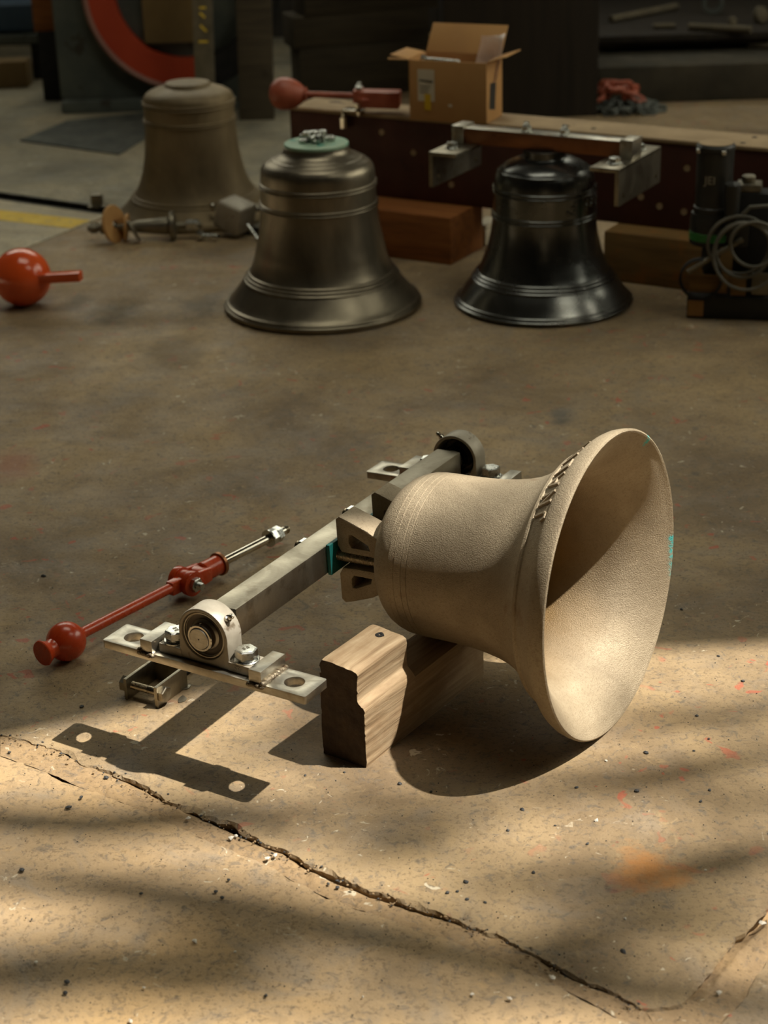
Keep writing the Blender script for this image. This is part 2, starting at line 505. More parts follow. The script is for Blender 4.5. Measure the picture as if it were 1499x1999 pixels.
def copy_tree(o, parent=None):
    c = o.copy(); COL.objects.link(c)
    if parent is not None:
        c.parent = parent
    for ch in list(o.children):
        copy_tree(ch, c)
    return c


def text_bm(txt, size, depth):
    cu = bpy.data.curves.new('t', 'FONT'); cu.body = txt; cu.size = size; cu.extrude = depth
    cu.align_x = 'CENTER'; cu.align_y = 'CENTER'
    o = bpy.data.objects.new('t', cu); COL.objects.link(o)
    bpy.context.view_layer.update()
    me = bpy.data.meshes.new_from_object(o.evaluated_get(bpy.context.evaluated_depsgraph_get()))
    bpy.data.objects.remove(o); b = bmesh.new(); b.from_mesh(me); bpy.data.meshes.remove(me)
    return b


def dense(prof, n=5):
    """Catmull-Rom through (r, z) points"""
    o = []
    P = [prof[0]] + prof + [prof[-1]]
    for k in range(1, len(P) - 2):
        p0, p1, p2, p3 = (V(q) for q in P[k - 1:k + 3])
        for j in range(n):
            t = j / n
            o.append(tuple(0.5 * ((2 * p1) + (p2 - p0) * t + (2 * p0 - 5 * p1 + 4 * p2 - p3) * t * t + (3 * p1 - p0 - 3 * p2 + p3) * t ** 3)))
    o.append(tuple(prof[-1])); return o


# ------------------------------------------------------------------ the setting
def jag(pts, step=0.02, amp=0.004, seed=0.0, closed=False):
    out = []
    n = len(pts)
    for k in range(n - (0 if closed else 1)):
        a, b = V(pts[k]).to_3d(), V(pts[(k + 1) % n]).to_3d()
        m = max(1, int((b - a).length / step))
        nn = V((-(b - a).y, (b - a).x, 0)).normalized()
        for j in range(m):
            p = a.lerp(b, j / m)
            w = noise.fractal(p * 14 + V((seed, 0, 0)), 1.0, 2.0, 4) * amp + noise.noise(p * 90 + V((seed, 3, 0))) * amp * 0.35
            out.append(p + nn * w)
    if not closed:
        out.append(V(pts[-1]).to_3d())
    return out


def slab(name, edge, rest, mat, parent, depth=0.04, ztop=0.0):
    """a floor slab: edge = the broken border (jagged, crumbling), rest = straight border points"""
    b = bmesh.new()
    loop = edge + [V(p).to_3d() for p in rest]
    ne = len(edge)
    cen = sum((p for p in loop), V()) / len(loop)
    top = []
    for k, p in enumerate(loop):
        if 0 < k < ne - 1:
            t = (loop[k + 1] - loop[k - 1]).normalized(); nn = V((-t.y, t.x, 0))
            q = p + nn * (0.001 + 0.012 * max(0, noise.noise(p * 24)) + 0.005 * abs(noise.noise(p * 90)))
            q.z = ztop
        else:
            q = V((p.x, p.y, ztop))
        top.append(b.verts.new(q))
    mid = [b.verts.new(V((p.x, p.y, ztop - (0.004 + 0.003 * noise.noise(p * 40) if 0 < k < ne - 1 else 0.004)))) for k, p in enumerate(loop)]
    low = []
    for k, p in enumerate(loop):
        t = (loop[min(k + 1, ne - 1)] - loop[max(k - 1, 0)]) if k < ne else V((0, 0, 0))
        t = t.normalized() if t.length else t
        low.append(b.verts.new(V((p.x - t.y * .016, p.y + t.x * .016, ztop - depth))))
    n = len(loop)
    es = [b.edges.get((top[k], top[(k + 1) % n])) or b.edges.new((top[k], top[(k + 1) % n])) for k in range(n)]
    bmesh.ops.triangle_fill(b, use_beauty=True, edges=es)
    for r0, r1 in ((top, mid), (mid, low)):
        for k in range(n):
            b.faces.new((r0[k], r1[k], r1[(k + 1) % n], r0[(k + 1) % n]))
    bmesh.ops.recalc_face_normals(b, faces=b.faces)
    return obj(name, b, mat, parent, smooth=False)


gb = bm_new(); box(gb, -6, 7, -6, 13, -0.3, -0.03)
floor = tag(obj('floor', gb, 'dirt'), kind='structure')

J1 = [at(*p) for p in ((0, 1436), (90, 1455), (150, 1487), (240, 1517), (320, 1560), (400, 1592), (500, 1638), (560, 1664), (640, 1705), (745, 1747), (800, 1765), (880, 1790), (960, 1822), (1050, 1868), (1100, 1893), (1180, 1932), (1262, 1972))]
J1L = [at(*p) for p in ((0, 1470), (90, 1500), (150, 1528), (240, 1560), (350, 1612), (500, 1674), (640, 1745), (745, 1785), (850, 1822), (960, 1862), (1090, 1918), (1170, 1958), (1240, 1999))]
J2L = [at(*p) for p in ((1262, 1972), (1330, 1962), (1390, 1895), (1440, 1832), (1499, 1775))]
J2R = [at(*p) for p in ((1380, 2040), (1425, 1975), (1460, 1925), (1499, 1878))]
d1 = (J1[0] - J1[3]).normalized()
J1 = [J1[0] + d1 * 4] + J1
J1L = [J1L[0] + d1 * 4] + J1L + [at(1330, 2060)]
d2 = (J2L[-1] - J2L[1]).normalized()
J2L = J2L + [J2L[-1] + d2 * 4]
J2R = [J2R[0] - d2 * 3] + J2R + [J2R[-1] + d2 * 4]
rail_a, rail_b = at(0, 388), at(190, 415)
rdir = (rail_b - rail_a).normalized()
rail_a = rail_a - rdir * 3; rail_c = rail_a + rdir * 4.6
pale_p = rail_b + rdir * 0.06
e1 = at(60, 482); edir = (e1 - pale_p).normalized()

edge_main = jag(J1, 0.006, 0.011) + jag(J2L, 0.008, 0.007, 4.0)[1:]
slab('slab', edge_main, [(5.5, 12), (0.05, 12), tuple(rail_c)[:2], tuple(pale_p)[:2], tuple(pale_p + edir * 3.5)[:2]], 'floor', floor)
edge_front = jag(list(reversed(J1L)), 0.012, 0.005, 9.0)
slab('slab', edge_front, [(-5.5, J1L[0].y), (-5.5, -5.5), tuple(J2R[0] + V((-0.09, 0, 0)))[:2]], 'floor_ochre', floor, ztop=-0.003)
edge_corner = jag(list(reversed(J2R)), 0.012, 0.005, 13.0)
slab('slab', edge_corner, [(J2R[0].x + 0.2, -5.5), (6, -5.5), (6, J2R[-1].y)], 'floor', floor, ztop=-0.001)
# pale concrete in front of the rail, grey concrete beyond it
side = V((rdir.y, -rdir.x, 0))
slab('slab', [pale_p + V((-0.012, -0.004, 0)), pale_p + edir * 3.5 + V((-0.012, 0, 0))], [(-5.5, 2.6), tuple(rail_a + side * 0.02)[:2]], 'floor_pale', floor)
bk = -side
slab('slab', [rail_a + bk * 0.05, rail_c + bk * 0.05], [(0.02, 12), (-5.5, 12)], 'floor_grey', floor)
rb = bm_new(); M_ = frame(rail_a, rdir, (0, 0, 1))
box(rb, 0, 4.6, -0.012, 0.05, -0.03, -0.012); box(rb, 0, 4.6, 0.036, 0.046, -0.012, 0.012, 0.003); box(rb, 0, 4.6, -0.012, -0.004, -0.012, 0.002, 0.001)
obj('rail', rb, 'steel_dark', floor, M=M_)
# sandy fill in the joints
def fill(A, B, open_at, nm):
    b = bmesh.new(); n = 420; rows = []
    def along(P, t):
        L = [0]
        for a, c in zip(P, P[1:]):
            L.append(L[-1] + (c - a).length)
        s = t * L[-1]
        for k in range(len(P) - 1):
            if s <= L[k + 1]:
                return P[k].lerp(P[k + 1], (s - L[k]) / (L[k + 1] - L[k] + 1e-9))
        return P[-1].copy()
    for i in range(n + 1):
        p, q = along(A, i / n), along(B, i / n)
        row = []
        for j in range(29):
            c = p.lerp(q, -0.1 + 1.2 * j / 28)
            w = j / 28
            cr = max(0.0, 0.45 + 1.1 * noise.noise(c * 7 + V((2, 5, 0)))) * min(1.0, max(0.0, (i / n - open_at) * 9))
            c.z = -0.019 * cr * max(0.0, 1 - w / .26) ** 0.8 - 0.0022 - .002 * min(1.0, max(0.0, (i / n - open_at) * 9)) + 0.0022 * noise.noise(c * 26) + 0.0012 * noise.noise(c * 90)
            row.append(b.verts.new(c))
        rows.append(row)
    for r0, r1 in zip(rows, rows[1:]):
        for j in range(28):
            b.faces.new((r0[j], r0[j + 1], r1[j + 1], r1[j]))
    bmesh.ops.recalc_face_normals(b, faces=b.faces)
    for f in b.faces:
        if f.normal.z < 0:
            f.normal_flip()
    return obj(nm, b, 'joint', floor, angle=60)
fill(J1[1:], J1L[1:-1], .17, 'joint_fill')
fill(J2L[:-1], [at(1300, 2030)] + J2R[1:-1], -.2, 'joint_fill')
jb = bm_new(); prism(jb, [tuple(at(*p))[:2] for p in ((1190, 1985), (1262, 1962), (1345, 1945), (1450, 1985), (1380, 2070), (1230, 2070))], [], -.02, -.0042)
obj('joint_fill', jb, 'joint', floor)
pg = at(187, 412); b = bm_new(); box(b, -.02, .02, -.02, .02, 0, .05, .006); box(b, -.03, .03, -.03, .03, 0, .012, .003)
tag(obj('rail_stop', b, 'metal_dull', loc=(pg.x, pg.y + .05, 0)), 'small dull steel stop standing at the floor rail beside the dusty bell', 'stop')
# painted line and floor cover
yb = bm_new()
ya, yb_ = at(0, 420), at(158, 438)
yd = (yb_ - ya).normalized(); M_ = frame(ya - yd * 2, yd, (0, 0, 1))
box(yb, 0, 2 + (yb_ - ya).length, -0.055, 0.055, 0.0002, 0.0012)
obj('painted_line', yb, 'yellow', floor, M=M_)
mb = bm_new(); mp = [at(*p) for p in ((40, 276), (232, 303), (300, 262), (283, 222), (130, 238))]
prism(mb, [(p.x, p.y) for p in mp], [], 0.0003, 0.006)
tag(obj('floor_mat', mb, 'mat'), 'dark worn rubber mat lying flat on grey concrete behind the dusty bell', 'mat')

# walls and roof; the roof is open over the near part of the hall
def struct(name, args, mat='wall'):
    b = bm_new(); box(b, *args); return tag(obj(name, b, mat), kind='structure')
def wall_with_opening(name, plane, c0, c1, a0, a1, holes):
    b = bm_new()
    prism(b, [(a0, -.03), (a1, -.03), (a1, 5.2), (a0, 5.2)], [[(h[0], h[2]), (h[1], h[2]), (h[1], h[3]), (h[0], h[3])] for h in holes], c0, c1,
          Matrix(((1, 0, 0, 0), (0, 0, 1, 0), (0, 1, 0, 0), (0, 0, 0, 1))) if plane == 'y' else Matrix(((0, 0, 1, 0), (1, 0, 0, 0), (0, 1, 0, 0), (0, 0, 0, 1))))
    bmesh.ops.recalc_face_normals(b, faces=b.faces)
    return tag(obj(name, b, 'wall', smooth=False), kind='structure')
wall_with_opening('wall_back', 'y', 9.6, 9.8, -5, 6, [(-4, 2, 2.4, 4.8)])  # unseen high window, added to light tops and show in the bar's reflection
wall_with_opening('wall_right', 'x', 5.6, 5.8, -5.2, 9.8, [(2.7, 7.5, 1.8, 5.0)])  # unseen window, added for soft light from the right without sun patches
b = bm_new()
for x in range(-4, 3):
    box(b, x - .025, x + .025, 9.66, 9.72, 2.4, 4.8)
box(b, -4, 2, 9.66, 9.72, 3.57, 3.63)
tag(obj('added_window_1', b, 'steel_dark'), kind='structure')
b = bm_new()
for k in range(6):
    box(b, 5.67, 5.72, 2.7 + .96 * k - .025, 2.7 + .96 * k + .025, 1.8, 5.0)
for z in (2.45, 3.7):
    box(b, 5.67, 5.72, 2.7, 7.5, z - .025, z + .025)
tag(obj('added_window_2', b, 'steel_dark'), kind='structure')
struct('wall_left', (-4.2, -4.0, -5, 9.6, -0.03, 5.2))
struct('wall_front', (-5, 6, -5.2, -5, -0.03, 5.2))
k5 = 5.2 / SUN_DIR.z
eL, eM, eR = (at(*p) + SUN_DIR * k5 for p in ((0, 1446), (645, 1302), (1499, 1258)))
def edge_y(x):
    a, c = (eL, eM) if x < eM.x else (eM, eR)
    return a.y + (x - a.x) * (c.y - a.y) / (c.x - a.x)
rbm = bm_new()
prism(rbm, [(-4.6, edge_y(-4.6)), (eM.x, eM.y), (6.2, edge_y(6.2)), (6.2, 9.9), (-4.6, 9.9)], [[(-1.3, 3.5), (1.5, 3.5), (1.5, 5.4), (-1.3, 5.4)]], 5.2, 5.3)
prism(rbm, [(6.2, 1.22), (6.2, edge_y(6.2)), (4.1, edge_y(4.1)), (4.1, 1.22)], [], 5.2, 5.3)
prism(rbm, [(-4.6, -5.2), (6.2, -5.2), (6.2, 1.22), (2.05, 1.22), (2.05, edge_y(2.05)), (-4.6, edge_y(-4.6))], [], 5.2, 5.3)
wb = bm_new()
for x in (-1.3, -.37, .57, 1.5):
    box(wb, x - .05, x + .05, 3.45, 5.45, 5.15, 5.36)
for y in (3.5, 5.4):
    box(wb, -1.35, 1.55, y - .04, y + .04, 5.15, 5.36)
tag(obj('window_3', wb, 'steel_dark'), kind='structure')
tag(obj('ceiling', rbm, 'roof'), kind='structure')

# ------------------------------------------------------------------ cast bell lying on its side, with headstock
AZ, TL = 0.55, 0.045
N_ = V((cos(AZ) * cos(TL), -sin(AZ) * cos(TL), sin(TL)))
A_ = -N_
U_ = V((sin(AZ), cos(AZ), 0))
CM = V((0.358, 2.494, 0.2498))
X_ = -U_; Z_ = A_; Y_ = Z_.cross(X_)
MB_ = Matrix(((X_.x, Y_.x, Z_.x, CM.x), (X_.y, Y_.y, Z_.y, CM.y), (X_.z, Y_.z, Z_.z, CM.z), (0, 0, 0, 1)))
def bell_loc(px, py, z):      # point on the plane local z = const seen at a photo spot
    return tuple(MB_.inverted() @ at_plane(px, py, CM + A_ * z, A_))
TURQ = []
for p in ((1262, 850), (1262, 858), (1261, 866)):
    TURQ.append((bell_loc(*p, 0.004), 0.007))
for y in (1050, 1062, 1074, 1086, 1098, 1110, 1122, 1150):
    TURQ.append((bell_loc(1310 - max(0, (y - 1080)) * 0.06, y, 0.003), 0.008))
MAT['bronze'] = bronze_sand()
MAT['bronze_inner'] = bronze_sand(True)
OUT = [(.2470, 0), (.2494, .0015), (.2500, .004), (.2490, .012), (.2462, .022), (.2418, .030), (.2395, .033), (.2370, .034), (.2350, .036), (.2080, .0665), (.2086, .069), (.2060, .0745), (.2010, .077), (.1800, .098), (.1660, .117), (.1560, .138), (.1490, .162), (.1440, .188), (.1405, .215), (.1386, .25), (.1380, .285),
       (.1380, .2985), (.1371, .2993), (.1380, .3001), (.1380, .3085), (.1371, .3093), (.1380, .3101), (.1375, .3225), (.1366, .3233), (.1372, .3241), (.1362, .334), (.1352, .3348), (.1355, .3356), (.1330, .345), (.1275, .357), (.1190, .3675), (.1080, .3765), (.0950, .383), (.080, .3865), (.060, .388), (0, .388)]
INN = [(.2440, .0012), (.2370, .006), (.2250, .0135), (.2080, .027), (.1880, .048), (.1730, .069), (.1600, .094), (.1480, .125), (.1350, .17), (.1230, .22), (.1190, .29), (.1120, .33), (.095, .357), (.06, .37), (0, .372)]
bell = empty('cast_bell', MB_, 'pale raw cast bell lying on its side with a steel headstock bolted to its crown', 'bell')
def smooth_prof(p, n=3):
    return p
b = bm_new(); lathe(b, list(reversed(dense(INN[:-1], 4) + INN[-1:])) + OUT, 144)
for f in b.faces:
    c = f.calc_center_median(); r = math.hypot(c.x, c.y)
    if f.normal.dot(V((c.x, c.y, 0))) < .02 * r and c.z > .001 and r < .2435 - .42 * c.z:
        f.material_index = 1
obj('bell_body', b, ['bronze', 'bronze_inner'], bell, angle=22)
# raised lettering on the lip band
STROKES = {'J': [(.2, .25, .35, 0), (.35, 0, .65, 0), (.65, 0, .8, .2), (.8, .2, .8, 1)], 'N': [(.1, 0, .1, 1), (.1, 1, .9, 0), (.9, 0, .9, 1)],
           'A': [(0, 0, .5, 1), (.5, 1, 1, 0), (.2, .4, .8, .4)], 'L': [(.15, 1, .15, 0), (.15, 0, .85, 0)], 'I': [(.5, 0, .5, 1)], 'M': [(0, 0, .1, 1), (.1, 1, .5, .2), (.5, .2, .9, 1), (.9, 1, 1, 0)],
           'E': [(.15, 0, .15, 1), (.15, 1, .85, 1), (.15, .5, .7, .5), (.15, 0, .85, 0)]}
for k, ch in enumerate('JNALNIM'):
    b = bm_new(); phi0 = radians(46 + 8.6 * k)
    for x0, y0, x1, y1 in STROKES[ch]:
        P = []
        for t in (0, 0.5, 1):
            xx, yy = x0 + (x1 - x0) * t, y0 + (y1 - y0) * t
            s = 0.0375 + 0.026 * yy; r = 0.2350 - (s - 0.036) / 0.0305 * 0.027
            ph = phi0 + radians(5.4) * xx
            P.append(V((r * cos(ph), r * sin(ph), s)))
        rad = P[1].copy(); rad.z = 0; rad.normalize(); nn = (rad * 0.75 + V((0, 0, 0.66))).normalized()
        d = (P[2] - P[0]).normalized()
        sd_ = d.cross(nn) * 0.0022
        vv = []
        for p in (P[0] - d * 0.001, P[2] + d * 0.001):
            for q, h in ((-sd_ * 1.35, -0.001), (-sd_ * 0.8, 0.0028), (sd_ * 0.8, 0.0028), (sd_ * 1.35, -0.001)):
                vv.append(b.verts.new(p + q + nn * h))
        for i in range(3):
            b.faces.new((vv[i], vv[i + 1], vv[i + 5], vv[i + 4]))
        b.faces.new(vv[:4][::-1]); b.faces.new(vv[4:])
    bmesh.ops.recalc_face_normals(b, faces=b.faces)
    obj('raised_letter', b, 'bronze', bell, smooth=False)
# crown loops
for sx in (1, -1):
    for sy in (1, -1):
        b = bm_new()
        outer = [(.046, .376), (.061, .402), (.076, .444), (.079, .455), (.073, .4625), (.026, .4625), (.014, .455), (.012, .43), (.012, .376)]
        hole = [(.026, .400), (.034, .402), (.048, .432), (.047, .438), (.033, .439), (.026, .434)]
        prism(b, [(p[0] * sy, p[1]) for p in outer], [[(p[0] * sy, p[1]) for p in hole]], 0.032, 0.082, None, 0.003)
        # xy of the prism -> (y, z) of the bell, extrusion -> x
        bmesh.ops.transform(b, matrix=Matrix(((0, 0, sx, 0), (1, 0, 0, 0), (0, 1, 0, 0), (0, 0, 0, 1))), verts=b.verts)
        bmesh.ops.recalc_face_normals(b, faces=b.faces)
        obj('crown_loop', b, 'bronze', bell, angle=40)
b = bm_new(); box(b, -.027, .027, -.028, .028, .38, .463, .006)
obj('crown_post', b, 'bronze', bell)
b = bm_new(); box(b, -.104, .104, -.020, .034, .4632, .4702, .0008)
obj('packing_pad', b, 'teal', bell)
b = bm_new(); box(b, -.362, .362, -.018, .032, .4702, .5198, .0035)
bar = obj('headstock_bar', b, 'steel', bell)
for sx in (1, -1):
    b = bm_new(); thread(b, .0105, .384, .548, .0026, T(.076 * sx, .007, 0))
    rod = obj('threaded_rod', b, 'thread', bell)
    b = bm_new(); hexa(b, .0165, .524, .540, T(.076 * sx, .007, 0)); cyl(b, .019, .5198, .524, 24, .001, T(.076 * sx, .007, 0))
    obj('nut', b, 'zinc', rod)
for sx, rot in ((1, -2.6), (-1, 0)):
    # local block frame: x outward along the shaft, y up, z along the bell axis
    Mblk = T(.4 * sx, .007, .495) @ RX(rot) @ (RY(180) if sx < 0 else Matrix())
    PM = Matrix(((0, 0, 1, 0), (0, 1, 0, 0), (-1, 0, 0, 0), (0, 0, 0, 1)))      # prism (x,y,z) -> (z', y, x)
    pb = bm_new()
    R_ = .0462
    out = [(R_ * cos(radians(a)), R_ * sin(radians(a))) for a in range(-8, 189, 7)] + [(-.0475, -.0482), (.0475, -.0482)]
    prism(pb, out, [circle(0, 0, .0400, 44)], -.019, .019, PM, .0018)
    for sz in (1, -1):
        box(pb, -.020, .020, -.0482, -.0325, sz * .044 if sz > 0 else -.087, .087 if sz > 0 else -.044, .002)
        prism(pb, [(sz * .040, -.0482), (sz * .056, -.0482), (sz * .056, -.0325), (sz * .047, -.031), (sz * .0448, -.022), (sz * .040, -.022)], [], -.017, .017, PM)
    blk = obj('pillow_block', pb, 'cast_grey', bell, M=Mblk)
    LM = RY(90)
    b = bm_new()
    lathe(b, [(.0403, -.016), (.0403, .0145), (.0378, .0165), (.0362, .0165), (.0356, .013), (.0350, .013)], 56, LM)
    lathe(b, [(.0262, .0115), (.0262, .0125), (.0240, .0150), (.0226, .0155), (.0226, .010)], 48, LM)
    obj('bearing_ring', b, 'plate', blk)
    b = bm_new()
    lathe(b, [(.0352, -.012), (.0352, .0118), (.0318, .0105), (.0258, .0112), (.0256, -.012)], 48, LM)
    obj('bearing_seal', b, 'seal', blk)
    b = bm_new()
    lathe(b, [(.0226, -.02), (.0226, .0265), (.0214, .0280), (.0185, .0280), (.0180, .026), (.0180, -.02)], 48, LM)
    cyl(b, .0022, .0, .002, 10, 0, Matrix(T(.0215, .0225, 0)) @ RX(-90))
    obj('inner_race', b, 'chrome', blk)
    b = bm_new()
    lathe(b, [(.0, -.04), (.0176, -.04), (.0176, .0285), (.0166, .0298), (.0018, .0298), (.0006, .0286), (0, .0286)], 40, LM)
    obj('shaft_end', b, 'plate', blk)
    gn = bm_new()
    an = radians(50)
    lathe(gn, [(0, 0), (.0058, 0), (.0058, .005), (.0035, .006), (.0032, .009), (.0048, .0105), (.0045, .0128), (.003, .0142), (.0026, .0158), (0, .0165)], 12, T(.002, R_ * cos(an), -R_ * sin(an) * (1)) @ RX(-90 - math.degrees(an)))
    obj('grease_nipple', gn, 'chrome', blk)
    b = bm_new(); holes = [circle(s * .153, 0, .0160, 28) for s in (1, -1)]
    prism(b, rrect(-.192, .192, -.031, .031, .004), holes, -.0622, -.0484, Matrix(((0, 1, 0, 0), (0, 0, 1, 0), (1, 0, 0, 0), (0, 0, 0, 1))), .0016)
    bmesh.ops.recalc_face_normals(b, faces=b.faces)
    pl = obj('mounting_plate', b, 'plate', bell, M=Mblk)
    for sz in (1, -1):
        b = bm_new(); z0, z1 = sorted((sz * .0915, sz * .1145))
        box(b, -.034, .032, -.0486, -.0265, z0, z1, .0012)
        obj('stop_block', b, 'plate', pl)
        b = bm_new()
        for (xa, za, xb, zb_, n) in ((-.031, sz * .1165, .031, sz * .1165, 34), (.0325, sz * .092, .0325, sz * .116, 13), (-.0325, sz * .092, -.0325, sz * .116, 13)):
            for i in range(n):
                t = i / (n - 1); r = random.uniform(.0042, .0058)
                m = T(xa + (xb - xa) * t, -.0475 + random.uniform(-.001, .001) - (.004 if abs(xa - xb) < .01 else 0), za + (zb_ - za) * t) @ Matrix.Diagonal((r, r * .85, r, 1))
                bmesh.ops.create_icosphere(b, subdivisions=1, radius=1.0, matrix=m)
        obj('weld_bead', b, 'weld', pl, angle=60)
        b = bm_new(); Mb = T(0, -.0325, sz * .0665) @ RX(-90)
        lathe(b, [(.0, 0), (.0205, 0), (.0205, .002), (.0195, .0028), (0, .0028)], 32, Mb)
        lathe(b, [(.0, .0028), (.0168, .0028), (.0172, .0055), (0, .0056)], 28, Mb)
        hexa(b, .0178, .0056, .0195, Mb @ RZ(12))
        lathe(b, [(0, .0192), (.0138, .0192), (.0132, .0198), (0, .0199)], 24, Mb)
        bt = obj('bolt', b, 'zinc', blk)
        if sx > 0 and sz < 0:
            tb = text_bm('SBI', .0125, .0004)
            bmesh.ops.transform(tb, matrix=Matrix(((0, 0, 1, .0202), (0, 1, 0, -.0405), (-1, 0, 0, -.064), (0, 0, 0, 1))), verts=tb.verts)
            obj('embossed_mark', tb, 'cast_grey', blk, smooth=False)
        if sx > 0:
            tb = text_bm('8.8', .010, .0004)
            bmesh.ops.transform(tb, matrix=Mb @ T(0, 0, .0200) @ RZ(200 + 40 * sz), verts=tb.verts)
            obj('stamp', tb, 'metal_dull', bt, smooth=False)

# ------------------------------------------------------------------ timber block
def wood_noise(b, amp, sc=40, stretch=V((0.2, 1, 1))):
    for v in b.verts:
        p = V((v.co.x * stretch.x, v.co.y, v.co.z)) * sc
        v.co += V((0.35 * noise.noise(p * 1.7), noise.noise(p + V((5, 0, 0))), noise.noise(p + V((0, 9, 0))))) * amp
P0, P1 = V((-.108, 2.428, 0)), V((-.040, 2.394, 0))
tdir = V((.2, .283, 0)).normalized()
acr = V((tdir.y, -tdir.x, 0))                     # across, to the right
tw = .083
M_ = frame(P0, tdir, (0, 0, 1)) @ Matrix.Diagonal((1, 1, 1, 1))
tim = empty('timber_block', M_, 'short weathered timber block with a notched end propping the pale bell', 'timber')
# cross-section, y to the left so the right side is negative y
def section(top):
    if top:
        s = [(0, 0), (-tw * .5, -.0), (-tw, .0), (-tw, .10), (-tw + .002, .107), (-tw + .0135, .1165), (-tw + .011, .158), (-tw + .013, .165), (-tw + .019, .1685), (-.012, .1735), (-.004, .172), (0, .167), (.001, .08)]
    else:
        s = [(0, 0), (-tw * .5, 0), (-tw, 0), (-tw, .083), (-tw + .003, .094), (-tw + .012, .0955), (-.06, .0955), (-.05, .0955), (-.04, .0955), (-.03, .0955), (-.01, .0955), (0, .0935), (.0, .05)]
    return s
b = bm_new(); rows = []
N_seg = 46
xs = [0.0, .001] + [.001 + (.352 - .001) * k / N_seg for k in range(1, N_seg + 1)]
XN = .142
for x in xs:
    f = x < XN
    base = section(True) if f else section(False)
    if f and x > XN - .012:
        t = 1 - math.sqrt(max(0, 1 - ((x - (XN - .012)) / .012) ** 2))
        base = [(p[0], p[1] - (0.004 * t if p[1] > .14 else 0)) for p in base]
    pts = []
    # densify the section
    n = len(base)
    for k in range(n):
        a, c = V(base[k]), V(base[(k + 1) % n]); m = max(1, int((c - a).length / .0045))
        m = [18, 18, 22, 4, 5, 8, 5, 5, 14, 4, 4, 18, 18][k]
        for j in range(m):
            pts.append(a.lerp(c, j / m))
    cx, cz = -tw / 2, .08
    row = []
    for p in pts:
        q = V((x, p.x, p.y))
        if q.z > .003:
            rough_end = 1.0 + 2.5 * max(0, 1 - x / .02)
            gr = noise.fractal(V((q.x * 3.0, q.y * 60, q.z * 95)), 1.0, 2.0, 3)
            q.y += gr * .0011 * rough_end
            q.z += noise.noise(V((q.x * 9, q.y * 70, q.z * 70))) * .0009 * rough_end
            if x < .0012:
                q.x += abs(noise.noise(q * 160)) * .004 * (1 if q.z > .15 else .35)
                if q.z > .15:
                    q.z -= abs(noise.noise(q * 70 + V((4, 4, 4)))) * .008
        row.append(b.verts.new(q))
    rows.append(row)
m = len(rows[0])
for r0, r1 in zip(rows, rows[1:]):
    for j in range(m):
        b.faces.new((r0[j], r0[(j + 1) % m], r1[(j + 1) % m], r1[j]))
b.faces.new(rows[0][::-1]); b.faces.new(rows[-1])
bmesh.ops.triangulate(b, faces=[f for f in b.faces if len(f.verts) > 4])
bmesh.ops.recalc_face_normals(b, faces=b.faces)
for f in b.faces:
    if f.normal.x < -.8 and f.calc_center_median().x < .02:
        f.material_index = 1
obj('timber_body', b, ['wood_block', 'wood_end_shaded'], tim, angle=50)
b = bm_new(); lathe(b, [(0, -.002), (.0066, -.002), (.0074, .0008), (.0045, .0014), (.003, .0006), (0, -.0005)], 14)
for v in b.verts:
    v.co += V((noise.noise(v.co * 300), noise.noise(v.co * 310 + V((3, 3, 3))), 0)) * .0022
hp = M_.inverted() @ at(741, 1239, .1715)
obj('nail_hole', b, 'black_matte', tim, loc=(hp.x, hp.y, .1712))

# ------------------------------------------------------------------ red clapper beside the bar
c0, c1 = at(128, 1252, .036), at(541, 1041, .033)
cdv = (c1 - c0).normalized()
M_ = frame((c0.x, c0.y, 0), cdv, (0, 0, 1))
clap = empty('bell_clapper', M_, 'glossy red clapper with a flared tail lying beside the headstock bar', 'clapper')
Lc = (c1 - c0).length
def sx_of(px, py, z=.035):
    return (M_.inverted() @ at(px, py, z)).x
b = bm_new()
LX = T(0, 0, .0355) @ RY(90)
tail = sx_of(82, 1277)
prof = [(0, tail), (.0225, tail), (.0235, tail + .002), (.0225, tail + .004), (.0185, tail + .012), (.0165, tail + .018)]
for a in range(-150, -14, 8):
    prof.append((.0355 * abs(sin(radians(a))), .0355 * cos(radians(a)) + .001))
prof = [p for p in prof if p[1] <= tail + .018 or p[1] > tail + .0195]
end = sx_of(345, 1150)
prof += [(.0115, .036), (.0100, .045), (.0098, end + .01), (0, end + .01)]
lathe(b, prof, 40, LX)
obj('shaft_and_ball', b, 'red', clap, angle=40)
b = bm_new()
jx = sx_of(374, 1137, .034); kx = sx_of(436, 1101)
zc = .034
# eye of the shaft between two fork lugs
for sy in (1, -1):
    prism(b, circle(jx, zc, .0245, 28) , [], sy * .010 if sy > 0 else -.0235, .0235 if sy > 0 else -.010, RX(90), .003)
    prism(b, [(jx - .006, zc - .017), (jx + .034, zc - .015), (jx + .052, zc - .013), (jx + .052, zc + .013), (jx + .034, zc + .015), (jx - .006, zc + .018)], [], .010 if sy > 0 else -.0215, .0215 if sy > 0 else -.010, RX(90), .003)
prism(b, circle(jx, zc, .0215, 28), [], -.0098, .0098, RX(90), .002)
box(b, end - .005, jx, -.0095, .0095, zc - .013, zc + .014, .004)
box(b, jx + .025, jx + .05, -.019, .019, zc - .014, zc + .014, .005)
cyl(b, .0195, jx + .044, kx, 28, .003, T(0, 0, zc) @ RY(90))
obj('swivel_joint', b, 'red', clap, angle=40)
b = bm_new(); cyl(b, .0235, kx - .004, kx + .004, 32, .001, T(0, 0, zc) @ RY(90))
obj('collar', b, 'copper', clap)
b = bm_new(); hexa(b, .0145, .0235, .033, T(jx, 0, zc) @ RX(90)); thread(b, .0075, .033, .045, .0022, T(jx, 0, zc) @ RX(90), 12)
